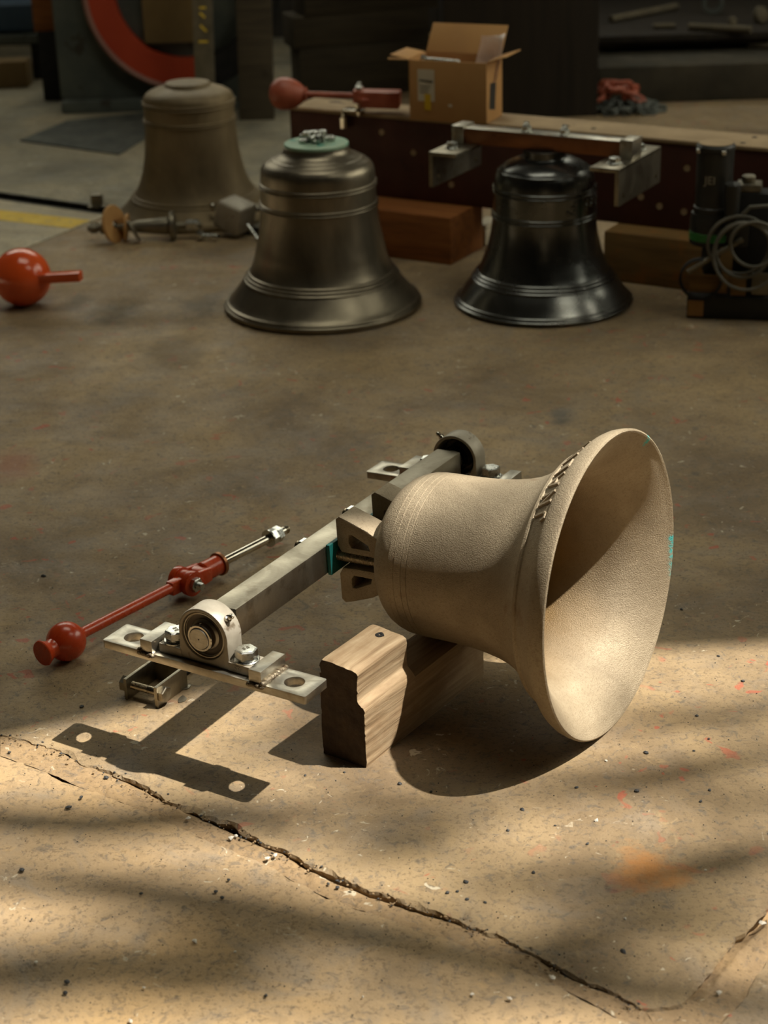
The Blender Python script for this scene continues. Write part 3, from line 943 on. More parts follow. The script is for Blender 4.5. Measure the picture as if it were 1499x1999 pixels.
hexa(b, .0145, .0235, .033, T(jx, 0, zc) @ RX(-90)); thread(b, .0072, .03, .0375, .0022, T(jx, 0, zc) @ RX(-90), 12)
obj('pivot_bolt', b, 'zinc', clap)
b = bm_new(); nx = sx_of(529, 1046)
cyl(b, .0088, kx, nx + .04, 24, .001, T(0, 0, zc) @ RY(90))
obj('rod', b, 'chrome', clap)
b = bm_new(); thread(b, .0085, nx + .004, nx + .05, .0024, T(0, 0, zc) @ RY(90), 16)
obj('thread', b, 'thread', clap)
b = bm_new(); hexa(b, .0165, nx - .004, nx + .012, T(0, 0, zc) @ RY(90) @ RZ(20)); hexa(b, .0165, nx + .0125, nx + .027, T(0, 0, zc) @ RY(90) @ RZ(35)); cyl(b, .018, nx - .007, nx - .004, 24, 0, T(0, 0, zc) @ RY(90))
obj('lock_nut', b, 'zinc', clap)

# ------------------------------------------------------------------ steel clevis bracket
q0, q1 = at(247, 1366), at(306, 1383)
qd = (q1 - q0).normalized(); qw = (q1 - q0).length
M_ = frame(q0, qd, (0, 0, 1))                  # x across, y away from the viewer
clev = empty('clevis_bracket', M_, 'small steel U bracket with a cross bolt lying on the floor under the mounting plate', 'bracket')
b = bm_new()
QL, QH = .085, .040
prism(b, [(-.003, 0), (.003, 0), (.003, QL - .004), (qw - .003, QL - .004), (qw - .003, 0), (qw + .003, 0), (qw + .003, QL), (qw, QL + .003), (0, QL + .003), (-.003, QL)], [], .0, QH, None, .0008)
obj('channel', b, 'steel', clev)
b = bm_new(); Mq = T(0, .015, .022) @ RY(90)
thread(b, .0072, .003, qw * .6, .002, Mq, 16); cyl(b, .0072, qw * .6, qw - .003, 18, 0, Mq)
obj('cross_bolt', b, 'thread', clev)
b = bm_new(); hexa(b, .0145, qw + .003, qw + .0125, Mq)
obj('bolt_head', b, 'steel', clev)
b = bm_new(); hexa(b, .0145, -.015, -.003, Mq); 
obj('nut', b, 'steel', clev)
b = bm_new(); box(b, qw * .5 - .012, qw * .5 + .012, QL + .003, QL + .15, 0, .006, .001)
obj('strap', b, 'black_matte', clev)

# ------------------------------------------------------------------ standing bells
def add_beads(prof, beads):
    """insert rounded mouldings (z centre, half width, height) into an (r, z) profile running up"""
    out = []
    zs = [p[1] for p in prof]
    def r_at(z):
        for (r0, z0), (r1, z1) in zip(prof, prof[1:]):
            if z0 <= z <= z1:
                t = (z - z0) / (z1 - z0 + 1e-9); return r0 + (r1 - r0) * t
        return prof[-1][0]
    lo = [(c - w, c + w) for c, w, h in beads]
    for r, z in prof:
        if not any(a - .0005 <= z <= b_ + .0005 for a, b_ in lo):
            out.append((r, z))
    for c, w, h in beads:
        for k in range(9):
            u = -1 + 2 * k / 8
            out.append((r_at(c + w * u) + 1.5 * h * math.sqrt(max(0, 1 - u * u)), c + w * u))
    out.sort(key=lambda p: p[1])
    return out
def standing_bell(name, c, side, beads, crown, mat, label, inner=.02):
    root = empty(name, T(c[0], c[1], 0), label, 'bell')
    body = add_beads(dense(side), beads)
    inn = [(max(.0, r - inner), z + (0.0 if z < .3 else -.012)) for r, z in side if z > .02 and z < .36]
    prof = list(reversed(inn)) + [(side[0][0] - .016, .004), (side[0][0] - .012, 0)] + body + crown
    b = bm_new(); lathe(b, prof, 128)
    obj('bell_body', b, mat, root, angle=28)
    return root
B2 = [(.2700, .0), (.2755, .004), (.2760, .010), (.2725, .022), (.2600, .034), (.2450, .052), (.2265, .076), (.2095, .098), (.1965, .120), (.1880, .144), (.1828, .166), (.1776, .188), (.1729, .210), (.1688, .232), (.1655, .254), (.1630, .276), (.1612, .298), (.1602, .318), (.1596, .340), (.1588, .362), (.1575, .384), (.1545, .397), (.148, .407)]
bell2 = standing_bell('bronze_bell', (-.155, 4.828), B2, [(.0145, .0045, .003), (.0245, .0035, .0025), (.088, .004, .003), (.0965, .004, .003), (.105, .004, .0028), (.2925, .0036, .003), (.3015, .0036, .003), (.3475, .0036, .003), (.3565, .0036, .003)],
                      [(.138, .4145), (.125, .4200), (.1235, .4218), (.121, .4222), (.119, .4230), (.1165, .4255), (.103, .4320), (.0955, .4375), (.0905, .4445), (.089, .452), (.086, .4535), (0, .4535)], 'bell_brown', 'large brown bronze bell standing on its mouth with a pale green disc on top')
b = bm_new(); cyl(b, .0885, 0, .009, 56, .0015)
pad = tag(obj('gasket_disc', b, 'teal_pale', loc=(-.155, 4.828, .4536)), 'round pale green gasket disc lying on the crown of the large brown bell', 'gasket')
# loose nuts and bolts on the disc
def nut_bm(R, h):
    b = bm_new(); prism(b, circle(0, 0, R, 6), [circle(0, 0, R * .52, 16)], 0, h, None, .001); return b
spots = [(-.034, -.004, .0, 0), (-.018, .014, .0, 1), (-.006, -.012, .0, 1), (.006, .010, .0, 0), (.020, -.004, .0, 1), (.040, .012, .0, 0), (-.006, .0, .022, 0), (.012, -.022, .0, 0), (-.024, -.008, .022, 0), (.018, .004, .022, 0), (-.012, .026, .0, 1)]
protoN = protoB = None
bN = obj('loose_nut', nut_bm(.0125, .0105), 'zinc')
bb = bm_new(); hexa(bb, .0125, 0, .009); thread(bb, .0075, -.034, 0, .002, None, 14)
bB = obj('loose_bolt', bb, 'zinc')
LAB = {0: 'zinc nut at the left end of the heap on the green disc', 3: 'zinc nut at the rear of the heap on the green disc', 5: 'zinc nut set a little apart right of the heap on the disc', 6: 'topmost zinc nut in the middle of the heap on the disc',
       7: 'zinc nut nearest the viewer in the heap on the disc', 8: 'raised zinc nut at the upper left of the heap on the disc', 9: 'raised zinc nut at the upper right of the heap on the disc',
       1: 'zinc bolt at the rear left of the heap on the disc', 2: 'zinc bolt in the front middle of the heap on the disc', 4: 'zinc bolt at the right of the heap on the disc', 10: 'rearmost zinc bolt of the heap on the green disc'}
usedN = usedB = False
for k, (x, y, z, kind) in enumerate(spots):
    if kind == 0:
        o = bN if not usedN else bN.copy()
        if usedN: COL.objects.link(o)
        usedN = True
        up = 1 if z > 0 else 0
        o.matrix_basis = T(-.155 + x, 4.828 + y, .4627 + z * .95 + (.0125 if k % 3 == 1 else 0)) @ RZ(37 * k) @ (RX(90) if k % 3 == 1 else Matrix())
        tag(o, LAB[k], 'nut', 'loose nuts on the green disc')
    else:
        o = bB if not usedB else bB.copy()
        if usedB: COL.objects.link(o)
        usedB = True
        o.matrix_basis = T(-.155 + x, 4.828 + y, .4627 + .0112) @ RZ(140 * k + 20) @ RY(86)
        tag(o, LAB[k], 'bolt', 'loose bolts on the green disc')

B3 = [(.2420, 0), (.2470, .004), (.2485, .010), (.2450, .016), (.2310, .034), (.2140, .057), (.1965, .079), (.1815, .101), (.1710, .124), (.1625, .146), (.1565, .168), (.1513, .190), (.1472, .212), (.1443, .234), (.1424, .256), (.1415, .278), (.1408, .300), (.1400, .320), (.1385, .340), (.1350, .360), (.1290, .374), (.1190, .386)]
bell3 = standing_bell('headstock_bell', (.468, 4.802), B3, [(.0115, .004, .0025), (.0205, .0035, .002), (.077, .0038, .0028), (.0855, .0038, .0028), (.094, .0038, .0026), (.2520, .004, .003), (.2620, .004, .003), (.3215, .004, .003), (.3315, .004, .003), (.377, .003, .002)],
                      [(.106, .394), (.085, .4035), (.066, .4085), (.060, .4095), (.0585, .412), (.0585, .4305), (.056, .432), (0, .432)], 'bell_black', 'black bronze bell standing on its mouth with a headstock bar across its crown')
for ph in (-62, -36, -10, 16):
    b = bm_new()
    for i in range(9):
        a = radians(ph + random.uniform(-7, 7)); z = .292 + random.uniform(-.017, .017); r = .1418
        m = T(r * cos(a), r * sin(a), z) @ RZ(math.degrees(a)) @ Matrix.Diagonal((.0028, random.uniform(.004, .009), random.uniform(.004, .009), 1))
        bmesh.ops.create_icosphere(b, subdivisions=2, radius=1.0, matrix=m)
    obj('relief_ornament', b, 'bell_black', bell3)
yaw = -30
HM = RZ(yaw)
b = bm_new(); box(b, -.262, .262, -.026, .026, .4322, .4735, .0025, HM)
hb = obj('headstock_bar', b, 'copper', bell3)
b = bm_new(); box(b, -.262, .262, -.0245, .0245, .4735, .4755, .0006, HM); obj('top_strip', b, 'plate', hb)
for x in (-.055, .058):
    b = bm_new(); m = HM @ T(x, 0, .4755)
    cyl(b, .017, 0, .003, 24, .0005, m); hexa(b, .0145, .003, .015, m); thread(b, .008, .015, .026, .0022, m, 14)
    obj('crown_nut', b, 'zinc', hb)
for s in (1, -1):
    b = bm_new(); box(b, *sorted((s * .232, s * .268)), -.034, .034, .4316, .482, .002, HM)
    obj('bar_end_block', b, 'plate', bell3)
    b = bm_new()
    x0, x1 = sorted((s * .196, s * .279))
    box(b, x0, x1, -.15, .15, .421, .4316, .002, HM)
    x0, x1 = sorted((s * .268, s * .279))
    m = HM @ Matrix(((0, 0, 1, 0), (1, 0, 0, 0), (0, 1, 0, 0), (0, 0, 0, 1)))
    prism(b, rrect(-.15, .15, .333, .431, .004), [circle(-.115, .355, .008, 14), circle(.115, .355, .008, 14)], x0, x1, m)
    bmesh.ops.recalc_face_normals(b, faces=b.faces)
    an = obj('angle_bracket', b, 'steel', bell3)
    for y in (-.085, .085):
        b = bm_new(); m = HM @ T(s * .240, y, .4316)
        cyl(b, .021, 0, .003, 24, .0006, m); hexa(b, .0165, .003, .016, m)
        obj('bolt', b, 'zinc', an)

B1 = [(.2560, 0), (.2620, .004), (.2625, .012), (.2560, .024), (.2430, .036), (.2260, .054), (.2070, .076), (.1905, .100), (.1790, .126), (.1710, .152), (.1650, .178), (.1598, .204), (.1562, .230), (.1540, .256), (.1520, .282), (.1507, .306), (.1504, .332), (.1502, .358), (.1500, .384), (.1470, .400)]
bell1 = standing_bell('dusty_bell', (-.606, 5.905), B1, [(.068, .004, .0025), (.078, .004, .0025), (.318, .0035, .003), (.327, .0035, .003), (.372, .004, .003), (.383, .004, .003)],
                      [(.140, .409), (.128, .4165), (.112, .4225), (.096, .4275), (.080, .4315), (.0765, .4335), (.0745, .440), (.071, .4425), (.035, .4435), (.020, .441), (0, .441)], 'bell_dusty', 'dust-covered brown bell standing at the back left behind the loose hardware')
b = bm_new(); tb = text_bm('m', .05, .002)
bmesh.ops.transform(tb, matrix=RZ(-78) @ T(.1625, 0, .185) @ RZ(90) @ RX(78), verts=tb.verts)
merge(b, tb); obj('relief_mark', b, 'bell_dusty', bell1, smooth=False)

# ------------------------------------------------------------------ girder and its packing timbers
G0, G1 = V((-.261, 5.645, 0)), V((1.35, 4.700, 0))
gd = (G1 - G0).normalized(); gn_ = V((-gd.y, gd.x, 0))       # gn_ points away from the viewer
GM = frame((G0.x, G0.y, 0), gd, (0, 0, 1)); GL = 2.15
gz0, gz1, gw = .146, .405, .15
gir = empty('steel_girder', GM, 'long oxide red box girder with a dusty top lying on timbers behind the bells', 'girder')
b = bm_new()
box(b, 0, GL, 0, .014, gz0, gz1 - .012, .001); box(b, 0, GL, gw - .014, gw, gz0, gz1 - .012, .001); box(b, 0, GL, .014, gw - .014, gz0, gz0 + .014); 
box(b, .0, .012, .014, gw - .014, gz0 + .014, gz1 - .012)
obj('web', b, 'girder', gir)
b = bm_new(); box(b, 0, GL, -.004, gw + .004, gz1 - .012, gz1, .003)
top = obj('top_flange', b, 'dust', gir)
for p in ((745, 258), (807, 298), (881, 360), (1341, 328), (1251, 384), (1287, 402), (1335, 413), (690, 300)):  # pale discs painted for the brightness seen through the bolt holes
    w = GM.inverted() @ at_plane(p[0], p[1], G0, gn_)
    b = bm_new(); lathe(b, [(0, .0004), (.0085, .0004), (.0095, .0012), (.0095, -.002)], 18, T(w.x, 0, w.z) @ RX(90))
    obj('bright_hole_disc', b, 'dust', gir)
for p in ((1108, 246), (1158, 251), (1473, 268), (1450, 279)):
    w = GM.inverted() @ at(p[0], p[1], gz1)
    b = bm_new(); cyl(b, .008, 0, .0008, 14, 0, T(w.x, w.y, gz1))
    obj('bolt_hole', b, 'black_matte', gir)

def timber(name, p0, p1, w, h, mat, label, extra0=0.0, extra1=0.0, bev=.004):
    d = (p1 - p0).normalized(); L = (p1 - p0).length + extra0 + extra1
    M = frame(p0 - d * extra0, d, (0, 0, 1))
    b = bm_new(); box(b, 0, L, 0, w, 0, h, bev)
    for v in b.verts:
        pass
    o = obj(name, b, mat, M=M)
    return tag(o, label, 'timber')
tl1 = V((.225, 5.189, 0))
timber('packing_timber', tl1 - gd * .40, tl1, .215, .1455, 'wood_warm', 'reddish brown timber under the girder between the two standing bells')
tr0, tr1 = V((.678, 4.982, 0)), V((.98, 4.804, 0))
timber('packing_timber', tr0, tr1, .30, .1455, 'wood_dull', 'ochre timber under the girder at the right beside the drilling machine', .02, .15)
b = bm_new(); wpos = at(938, 482)
box(b, 0, .042, 0, .10, 0, .05, .002); box(b, .0, .042, 0, .10, .053, .066, .002)
o = obj('spacer_block', b, 'paper', M=T(wpos.x - .02, wpos.y + .03, .0) @ RZ(-28)); tag(o, 'small pale spacer block on the floor between timber and black bell', 'block')

# ------------------------------------------------------------------ cardboard box on the girder
bl, br_, bk_ = at(800, 234, gz1), at(950, 243, gz1), at(1008, 229, gz1)
bx = (br_ - bl).normalized(); W_ = (br_ - bl).length
by = V((-bx.y, bx.x, 0))
D_ = .135; H_ = .178
M_ = frame((bl.x, bl.y, gz1 + .0008), bx, (0, 0, 1))
cb = empty('cardboard_box', M_, 'open cardboard box full of parts standing on the girder', 'box')
b = bm_new(); t = .004
box(b, 0, W_, 0, t, 0, H_, .0006); box(b, 0, W_, D_ - t, D_, 0, H_, .0006); box(b, 0, t, t, D_ - t, 0, H_, .0006); box(b, W_ - t, W_, t, D_ - t, 0, H_, .0006); box(b, t, W_ - t, t, D_ - t, 0, t)
obj('box_body', b, 'cardboard', cb)
def flap(hx, hy, ax, L, wdt, lift):
    # hinge at (hx,hy), opening direction ax degrees, lift degrees above level
    b = bm_new(); box(b, 0, L, -wdt / 2, wdt / 2, 0, .0035, .0006)
    for v in b.verts:
        v.co.z += .006 * sin(v.co.x / L * 2)
    obj('flap', b, 'cardboard', cb, M=T(hx, hy, H_) @ RZ(ax) @ RY(-lift))
flap(W_ / 2, D_, 90, .10, W_ * .98, 48)
flap(0, D_ / 2, 180, .062, D_ * .96, 4)
flap(W_, D_ / 2, 0, .062, D_ * .96, 12)
flap(W_ / 2, 0, -90, .055, W_ * .98, -18) if False else None
b = bm_new(); prism(b, [(.004, .0), (.0, -.012), (-.06, -.018), (-.064, -.004)], [], H_ + .001, H_ + .0045)
obj('flap', b, 'cardboard', cb)
b = bm_new(); box(b, .028, .082, -.0008, -.0002, .058, .152); obj('paper_label', b, 'paper', cb)
b = bm_new()
for k in range(7):
    box(b, .034 + k * .0062, .0385 + k * .0062, -.0014, -.0009, .117 - k * .0006, .1225 - k * .0005)
for r in range(3):
    box(b, .036, .060 + .004 * r, -.0014, -.0009, .083 + r * .009, .0848 + r * .009)
obj('print', b, 'ink', cb)
b = bm_new(); box(b, .050, .070, -.0022, -.0016, .032, .080); obj('sticker', b, 'sticker', cb)
b = bm_new(); box(b, .126, .138, -.0012, -.0004, .045, .053); obj('tape_scrap', b, 'paper', cb)
b = bm_new(); prism(b, [(.02, .04), (.07, .03), (.08, .11), (.03, .115)], [], W_ + .0004, W_ + .001, Matrix(((0, 0, 1, 0), (1, 0, 0, 0), (0, 1, 0, 0), (0, 0, 0, 1)))); bmesh.ops.recalc_face_normals(b, faces=b.faces)
obj('print', b, 'ink', cb)
# things in the box
b = bm_new(); 
n = 8; g = [[None] * (n + 1) for _ in range(n + 1)]
for i in range(n + 1):
    for j in range(n + 1):
        u, v = i / n, j / n
        g[i][j] = b.verts.new(V((u * .075 + .012 * v, .02 * sin(u * 3) + .012 * noise.noise(V((u * 3, v * 3, 1))), v * .15 + .012 * u)))
for i in range(n):
    for j in range(n):
        b.faces.new((g[i][j], g[i + 1][j], g[i + 1][j + 1], g[i][j + 1]))
r = bmesh.ops.solidify(b, geom=list(b.faces), thickness=.004)
o = obj('plastic_bag', b, 'bag', M=M_ @ T(W_ - .068, .052, .10) @ RX(-22)); tag(o, 'crumpled milky plastic bag sticking up out of the cardboard box', 'bag')
b = bm_new(); cyl(b, .008, 0, .11, 18, .001, T(0, 0, 0)); hexa(b, .0145, .11, .124)
o = obj('long_bolt', b, 'zinc', M=M_ @ T(.068, .03, H_ - .004) @ RY(-88) @ T(0, 0, -.085)); tag(o, 'bright long bolt lying in the open cardboard box', 'bolt')
b = bm_new(); box(b, .012, .155, .012, .12, .006, .155, .02); o = obj('wrapped_parts', b, 'pink_red', M=M_); tag(o, 'dull red wrapped parts filling the cardboard box', 'parts')

# ------------------------------------------------------------------ red clapper on the girder
k0, k1 = at(560, 183, .465), at(800, 190, .452)
kd = (k1 - k0).normalized(); M_ = frame(k0, kd, (0, 0, 1))
cl2 = empty('clapper_assembly', M_, 'dusty red clapper with an egg-shaped ball lying on the girder', 'clapper')
def kx_(px, py=187):
    return (M_.inverted() @ at(px, py, .458)).x
b = bm_new()
prof = []
for a in range(0, 181, 12):
    zz = -.060 * cos(radians(a)); rr = .049 * sin(radians(a)) * (1 - .22 * (zz / .060))
    prof.append((rr, zz + .004))
prof = [(0, -.056)] + prof[1:-2] + [(.023, .060), (.021, .062), (0, .062)]
lathe(b, prof, 32, RY(90)); cyl(b, .0095, .055, kx_(700), 16, 0, RY(90))
obj('ball_and_shaft', b, 'pink_red', cl2)
b = bm_new(); x0 = kx_(690)
box(b, x0, x0 + .035, -.02, .02, -.02, .02, .004); box(b, x0 + .02, kx_(781), -.03, .03, -.032, .018, .004)
prism(b, [(x0 + .01, -.02), (x0 + .035, -.02), (x0 + .058, -.050), (x0 + .035, -.052)], [], -.012, .0, None, .002)
obj('swivel_joint', b, 'pink_red', cl2)
b = bm_new()
m = T(x0 + .018, 0, .02); hexa(b, .013, 0, .011, m); thread(b, .007, .011, .022, .002, m, 12)
obj('top_nut', b, 'zinc', cl2)
ck = GM.inverted() @ at(708, 217, gz1)
b = bm_new(); box(b, -.035, .03, -.016, .022, .0008, .008, .002); box(b, -.035, -.027, -.016, -.006, -.05, .008, .002); box(b, .02, .03, -.016, -.006, -.012, .008, .002); hexa(b, .010, 0, .034, T(-.03, -.0175, -.05)); cyl(b, .012, 0, .02, 14, .002, T(.012, .006, .008))
o = obj('steel_clip', b, 'chrome', M=GM @ T(ck.x - .022, 0, gz1)); tag(o, 'shiny steel clip with a bolt hooked over the girder edge', 'clip')

# ------------------------------------------------------------------ drilling machine at the right
dp = at(1388, 622)
M_ = T(dp.x, dp.y + .05, 0) @ RZ(-14)
dr = empty('magnetic_drill', M_, 'black drilling machine with a coiled grey cable standing by the girder at the right', 'machine')
b = bm_new(); box(b, -.055, .30, -.05, .055, 0, .062, .004); obj('magnet_base', b, 'black', dr)
b = bm_new()
lathe(b, [(0, .283), (.052, .283), (.052, .300), (.049, .302), (.049, .45), (.0515, .452), (.0515, .462), (.047, .468), (0, .469)], 40)
obj('motor', b, 'black', dr)
b = bm_new(); lathe(b, [(0, .4692), (.045, .4692), (.044, .4702), (0, .4706)], 36); obj('motor_cap', b, 'dust', dr)
for a in (-62, -150):
    b = bm_new(); cyl(b, .007, 0, .012, 12, .001, RZ(a) @ T(.049, 0, .446)); obj('cap_screw', b, 'zinc', dr)
b = bm_new(); tb = text_bm('JEI', .030, .0004)
bmesh.ops.transform(tb, matrix=RZ(-100) @ T(.0502, 0, .378) @ RZ(90) @ RX(90), verts=tb.verts)
merge(b, tb); obj('maker_mark', b, 'letters', dr, smooth=False)
b = bm_new(); lathe(b, [(0, .20), (.058, .20), (.060, .205), (.060, .262), (.056, .283), (0, .283)], 40); box(b, -.02, .10, -.045, .045, .20, .28, .006)
obj('gearbox', b, 'black', dr)
b = bm_new(); lathe(b, [(.0595, .212), (.0606, .213), (.0606, .234), (.0595, .235)], 40); obj('label_band', b, 'green', dr)
b = bm_new(); box(b, .06, .15, -.034, .034, .06, .345, .006); box(b, .145, .20, -.03, .03, .10, .22, .006)
obj('column', b, 'black_matte', dr)
b = bm_new(); box(b, .06, .125, -.032, .032, .346, .366, .004); cyl(b, .018, .366, .385, 20, .003, T(.09, 0, 0)); obj('slide_head', b, 'metal_dull', dr)
b = bm_new(); lathe(b, [(0, .0), (.0165, 0), (.0215, .13), (.020, .138), (0, .14)], 20, T(.052, -.055, .24) @ RX(6)); obj('grip', b, 'black', dr)
b = bm_new(); lathe(b, [(0, .10), (.014, .10), (.022, .125), (.025, .16), (.025, .20), (0, .20)], 24); obj('chuck', b, 'steel_dark', dr)
b = bm_new(); lathe(b, [(0, .062), (.011, .062), (.011, .10), (0, .10)], 20); obj('cutter', b, 'metal_dull', dr)
b = bm_new(); tube(b, [(-.055, -.07, .135), (.02, -.065, .185), (.085, -.05, .225)], .0075, 12); obj('feed_handle', b, 'metal_dull', dr)
b = bm_new(); lathe(b, [(.052, .0), (.058, .004), (.058, .016), (.052, .02)], 36, T(-.02, -.052, .115) @ RX(90), True); 
obj('guard_ring', b, 'black_matte', dr)
b = bm_new(); box(b, -.05, .05, -.056, -.05, .075, .125, .002); box(b, .06, .10, -.057, -.05, .07, .13, .002); obj('rating_plate', b, 'wood_dull', dr)
b = bm_new(); box(b, .115, .16, -.058, -.05, .075, .135, .002); cyl(b, .008, 0, .005, 12, 0, T(.138, -.058, .105) @ RX(90)); obj('switch_panel', b, 'metal_dull', dr)
b = bm_new(); box(b, -.052, -.01, -.053, -.0505, .006, .05, .001); obj('warning_sticker', b, 'ply', dr)
for cx, cz, rr, ph, yy in ((.075, .215, .080, 0, -.075), (.088, .205, .072, 1.2, -.083), (.10, .190, .088, 2.1, -.091), (.115, .225, .060, .4, -.099)):
    b = bm_new()
    tube(b, [(cx + rr * cos(t * pi / 20) , yy + .006 * sin(t * pi / 20 * 2 + ph), cz + rr * (.98 + .06 * sin(ph)) * sin(t * pi / 20)) for t in range(40)], .0048, 8, True)
    obj('cable_loop', b, 'cable', dr)
b = bm_new(); tube(b, [(.08, -.07, .295), (.10, -.075, .318), (.15, -.07, .322), (.19, -.065, .29), (.20, -.07, .22), (.18, -.09, .15)], .0055, 8); obj('cable', b, 'cable', dr)

# ------------------------------------------------------------------ orange ball clapper at the left
oc = at(45, 545, .105)
of = at(45, 602)
R_ = .083
bc = V((of.x - .0, of.y + .07, R_))
bc = at(43, 541, R_)
o_ = empty('ball_clapper', T(bc.x, bc.y, 0), 'glossy orange ball clapper with a flat stem lying at the left edge', 'clapper')
b = bm_new(); bmesh.ops.create_uvsphere(b, u_segments=56, v_segments=32, radius=R_, matrix=T(0, 0, R_)); obj('ball', b, 'orange', o_, angle=60)
b = bm_new(); box(b, .0, .165, -.016, .016, -.013, .013, .0018, T(.02, -.035, R_ + .004) @ RZ(-12) @ RY(-5)); obj('flat_stem', b, 'orange', o_)

# ------------------------------------------------------------------ loose hardware in front of the dusty bell
h0, h1 = at(178, 448, .04), at(400, 442, .04)
hd = (h1 - h0).normalized(); M_ = frame((h0.x, h0.y, .0), hd, (0, 0, 1)); hz = .045
pin = empty('pivot_pin', M_, 'long dull steel pin carrying wooden washers lying in front of the dusty bell', 'pin')
LX = T(0, 0, hz) @ RY(90); HL = (h1 - h0).length
b = bm_new(); lathe(b, [(0, -.01), (.011, -.01), (.011, HL * .3), (.020, HL * .42), (.028, HL * .66), (.028, HL * .68), (.012, HL * .7), (.012, HL * .97), (0, HL * .97)], 24, LX)
obj('shaft', b, 'metal_dull', pin)
b = bm_new(); hexa(b, .020, 0, .022, LX @ RZ(15)); cyl(b, .021, .03, .05, 20, .002, LX); obj('end_nut', b, 'metal_dull', pin)
b = bm_new(); lathe(b, [(.013, .0), (.060, .0), (.0615, .002), (.0615, .008), (.060, .010), (.013, .010)], 40, T(.072, -.01, .058) @ RZ(-24) @ RY(80)); obj('wooden_washer', b, 'ply', pin)
b = bm_new(); lathe(b, [(.013, .0), (.044, .0), (.0445, .008), (.013, .009)], 36, T(.11, 0, hz) @ RY(97)); obj('wooden_washer', b, 'ply', pin)
b = bm_new(); lathe(b, [(.022, 0), (.038, 0), (.039, .004), (.038, .008), (.022, .008)], 28, T(.135, -.025, .038) @ RZ(20) @ RY(62)); obj('steel_washer', b, 'metal_dull', pin)
b = bm_new(); lathe(b, [(.012, HL * .70), (.046, HL * .70), (.047, HL * .715), (.046, HL * .735), (.020, HL * .75), (.012, HL * .76)], 32, LX); obj('flange', b, 'metal_dull', pin)
b = bm_new(); hexa(b, .019, HL * .84, HL * .95, LX); obj('hex_nut', b, 'zinc', pin)
sp = at(440, 468)
b = bm_new(); box(b, -.048, .048, -.05, .05, 0, .092, .012, RZ(-30) @ RY(16), 3); o = obj('steel_block', b, 'cast_grey', M=T(sp.x + .022, sp.y + .05, .024)); tag(o, 'rounded pale grey steel block lying beside the pivot pin', 'block')
pp = at(470, 425)
b = bm_new(); box(b, -.08, .12, -.03, .03, .062, .074, .002, RZ(4)); box(b, -.025, .0, -.03, .03, 0, .062, .003, RZ(4)); box(b, .06, .09, -.03, .03, 0, .062, .003, RZ(4)); o = obj('steel_saddle', b, 'metal_dull', M=T(-.345, 5.70, 0)); tag(o, 'flat grey steel saddle standing behind the pale steel block', 'bracket')
p2, p3 = at(482, 438, .055), at(503, 468, .006)
b = bm_new(); tube(b, [p2, p3], .006, 10); o = obj('steel_rod', b, 'zinc'); tag(o, 'thin bright rod leaning beside the pale steel block', 'rod')
pn = at(415, 402, .085)
b = bm_new(); bmesh.ops.create_uvsphere(b, u_segments=16, v_segments=10, radius=.011); cyl(b, .006, -.02, 0, 10); o = obj('ball_stud', b, 'chrome', loc=pn); tag(o, 'tiny bright ball stud at the corner of the pale steel block', 'stud')
p4, p5 = at(388, 447, .03), at(412, 455, .02)
b = bm_new(); hexa(b, .017, 0, .018); thread(b, .009, .018, .07, .0024, None, 14); o = obj('hex_bolt', b, 'zinc', M=T(p4.x, p4.y - .03, .016) @ RZ(-20) @ RY(88)); tag(o, 'zinc bolt lying on the floor left of the pale steel block', 'bolt')

# ------------------------------------------------------------------ dark background
# big orange ring in a slate machine bed
RY0 = 7.72
mbd = empty('machine_bed', T(-.88, RY0, 0), 'slate grey machine bed holding a big orange ring at the back left', 'machine')
b = bm_new(); box(b, -.47, .44, .05, .20, .05, 1.3, .01); box(b, -.46, .42, -.02, .28, 0, .05, .006)
obj('back_plate', b, 'slate', mbd)
b = bm_new(); c_ = at_plane(352, -18, V((0, RY0 - .03, 0)), V((0, 1, 0)))
cxr, czr = c_.x + .88, c_.z
ring_arc(b, [(.285, .0), (.40, .0), (.40, .05), (.285, .05)], 95, 285, T(cxr, .05, czr) @ RX(90)); obj('ring', b, 'ring_red', mbd)
b = bm_new(); ring_arc(b, [(.398, -.005), (.42, -.005), (.422, .056), (.412, .066), (.398, .060)], 95, 285, T(cxr, .05, czr) @ RX(90)); obj('rim', b, 'rim_pink', mbd)
b = bm_new(); box(b, cxr - .17, cxr + .10, .0, .05, .285, 1.2, .003); obj('board', b, 'board', mbd)
s0, s1 = at(398, 205), at(432, 205)
b = bm_new(); box(b, 0, .082, 0, .02, 0, 1.3, .002); 
st = empty('straightedge', T(-.735, 7.42, 0) @ RY(2.0), 'grey steel straightedge with yellow paint marks leaning on the machine bed', 'strip')
obj('bar', b, 'metal_dull', st)
b = bm_new()
for (xa, za, xb, zb) in ((.02, .335, .06, .335), (.06, .335, .03, .275), (.03, .40, .055, .375), (.055, .375, .03, .37), (.03, .45, .05, .43), (.05, .43, .035, .42), (.03, .47, .055, .47)):
    d = V((xb - xa, 0, zb - za)); L = d.length
    box(b, 0, L, -.0016, -.0008, -.0045, .0045, 0, frame((xa, 0, za), d, (0, 0, 1)) if abs(d.x) > 1e-6 else T(xa, 0, za))
obj('paint_mark', b, 'yellow', st)
b = bm_new(); box(b, 0, .145, 0, .05, 0, 1.3, .004); cyl(b, .008, 0, .003, 12, 0, T(.115, 0, .20) @ RX(90)); o = obj('steel_post', b, 'wood_grey', M=T(-.555, 7.45, 0) @ RY(1.4)); tag(o, 'dull brown upright post at the right end of the machine bed', 'post')
b = bm_new(); ring_arc(b, [(.30, .0), (.42, .0), (.42, .06), (.30, .06)], -72, 88, T(cxr, .05, czr) @ RX(90)); obj('shaded_ring_half', b, 'black_matte', mbd)  # other half of the ring, coloured black for the shadow on it
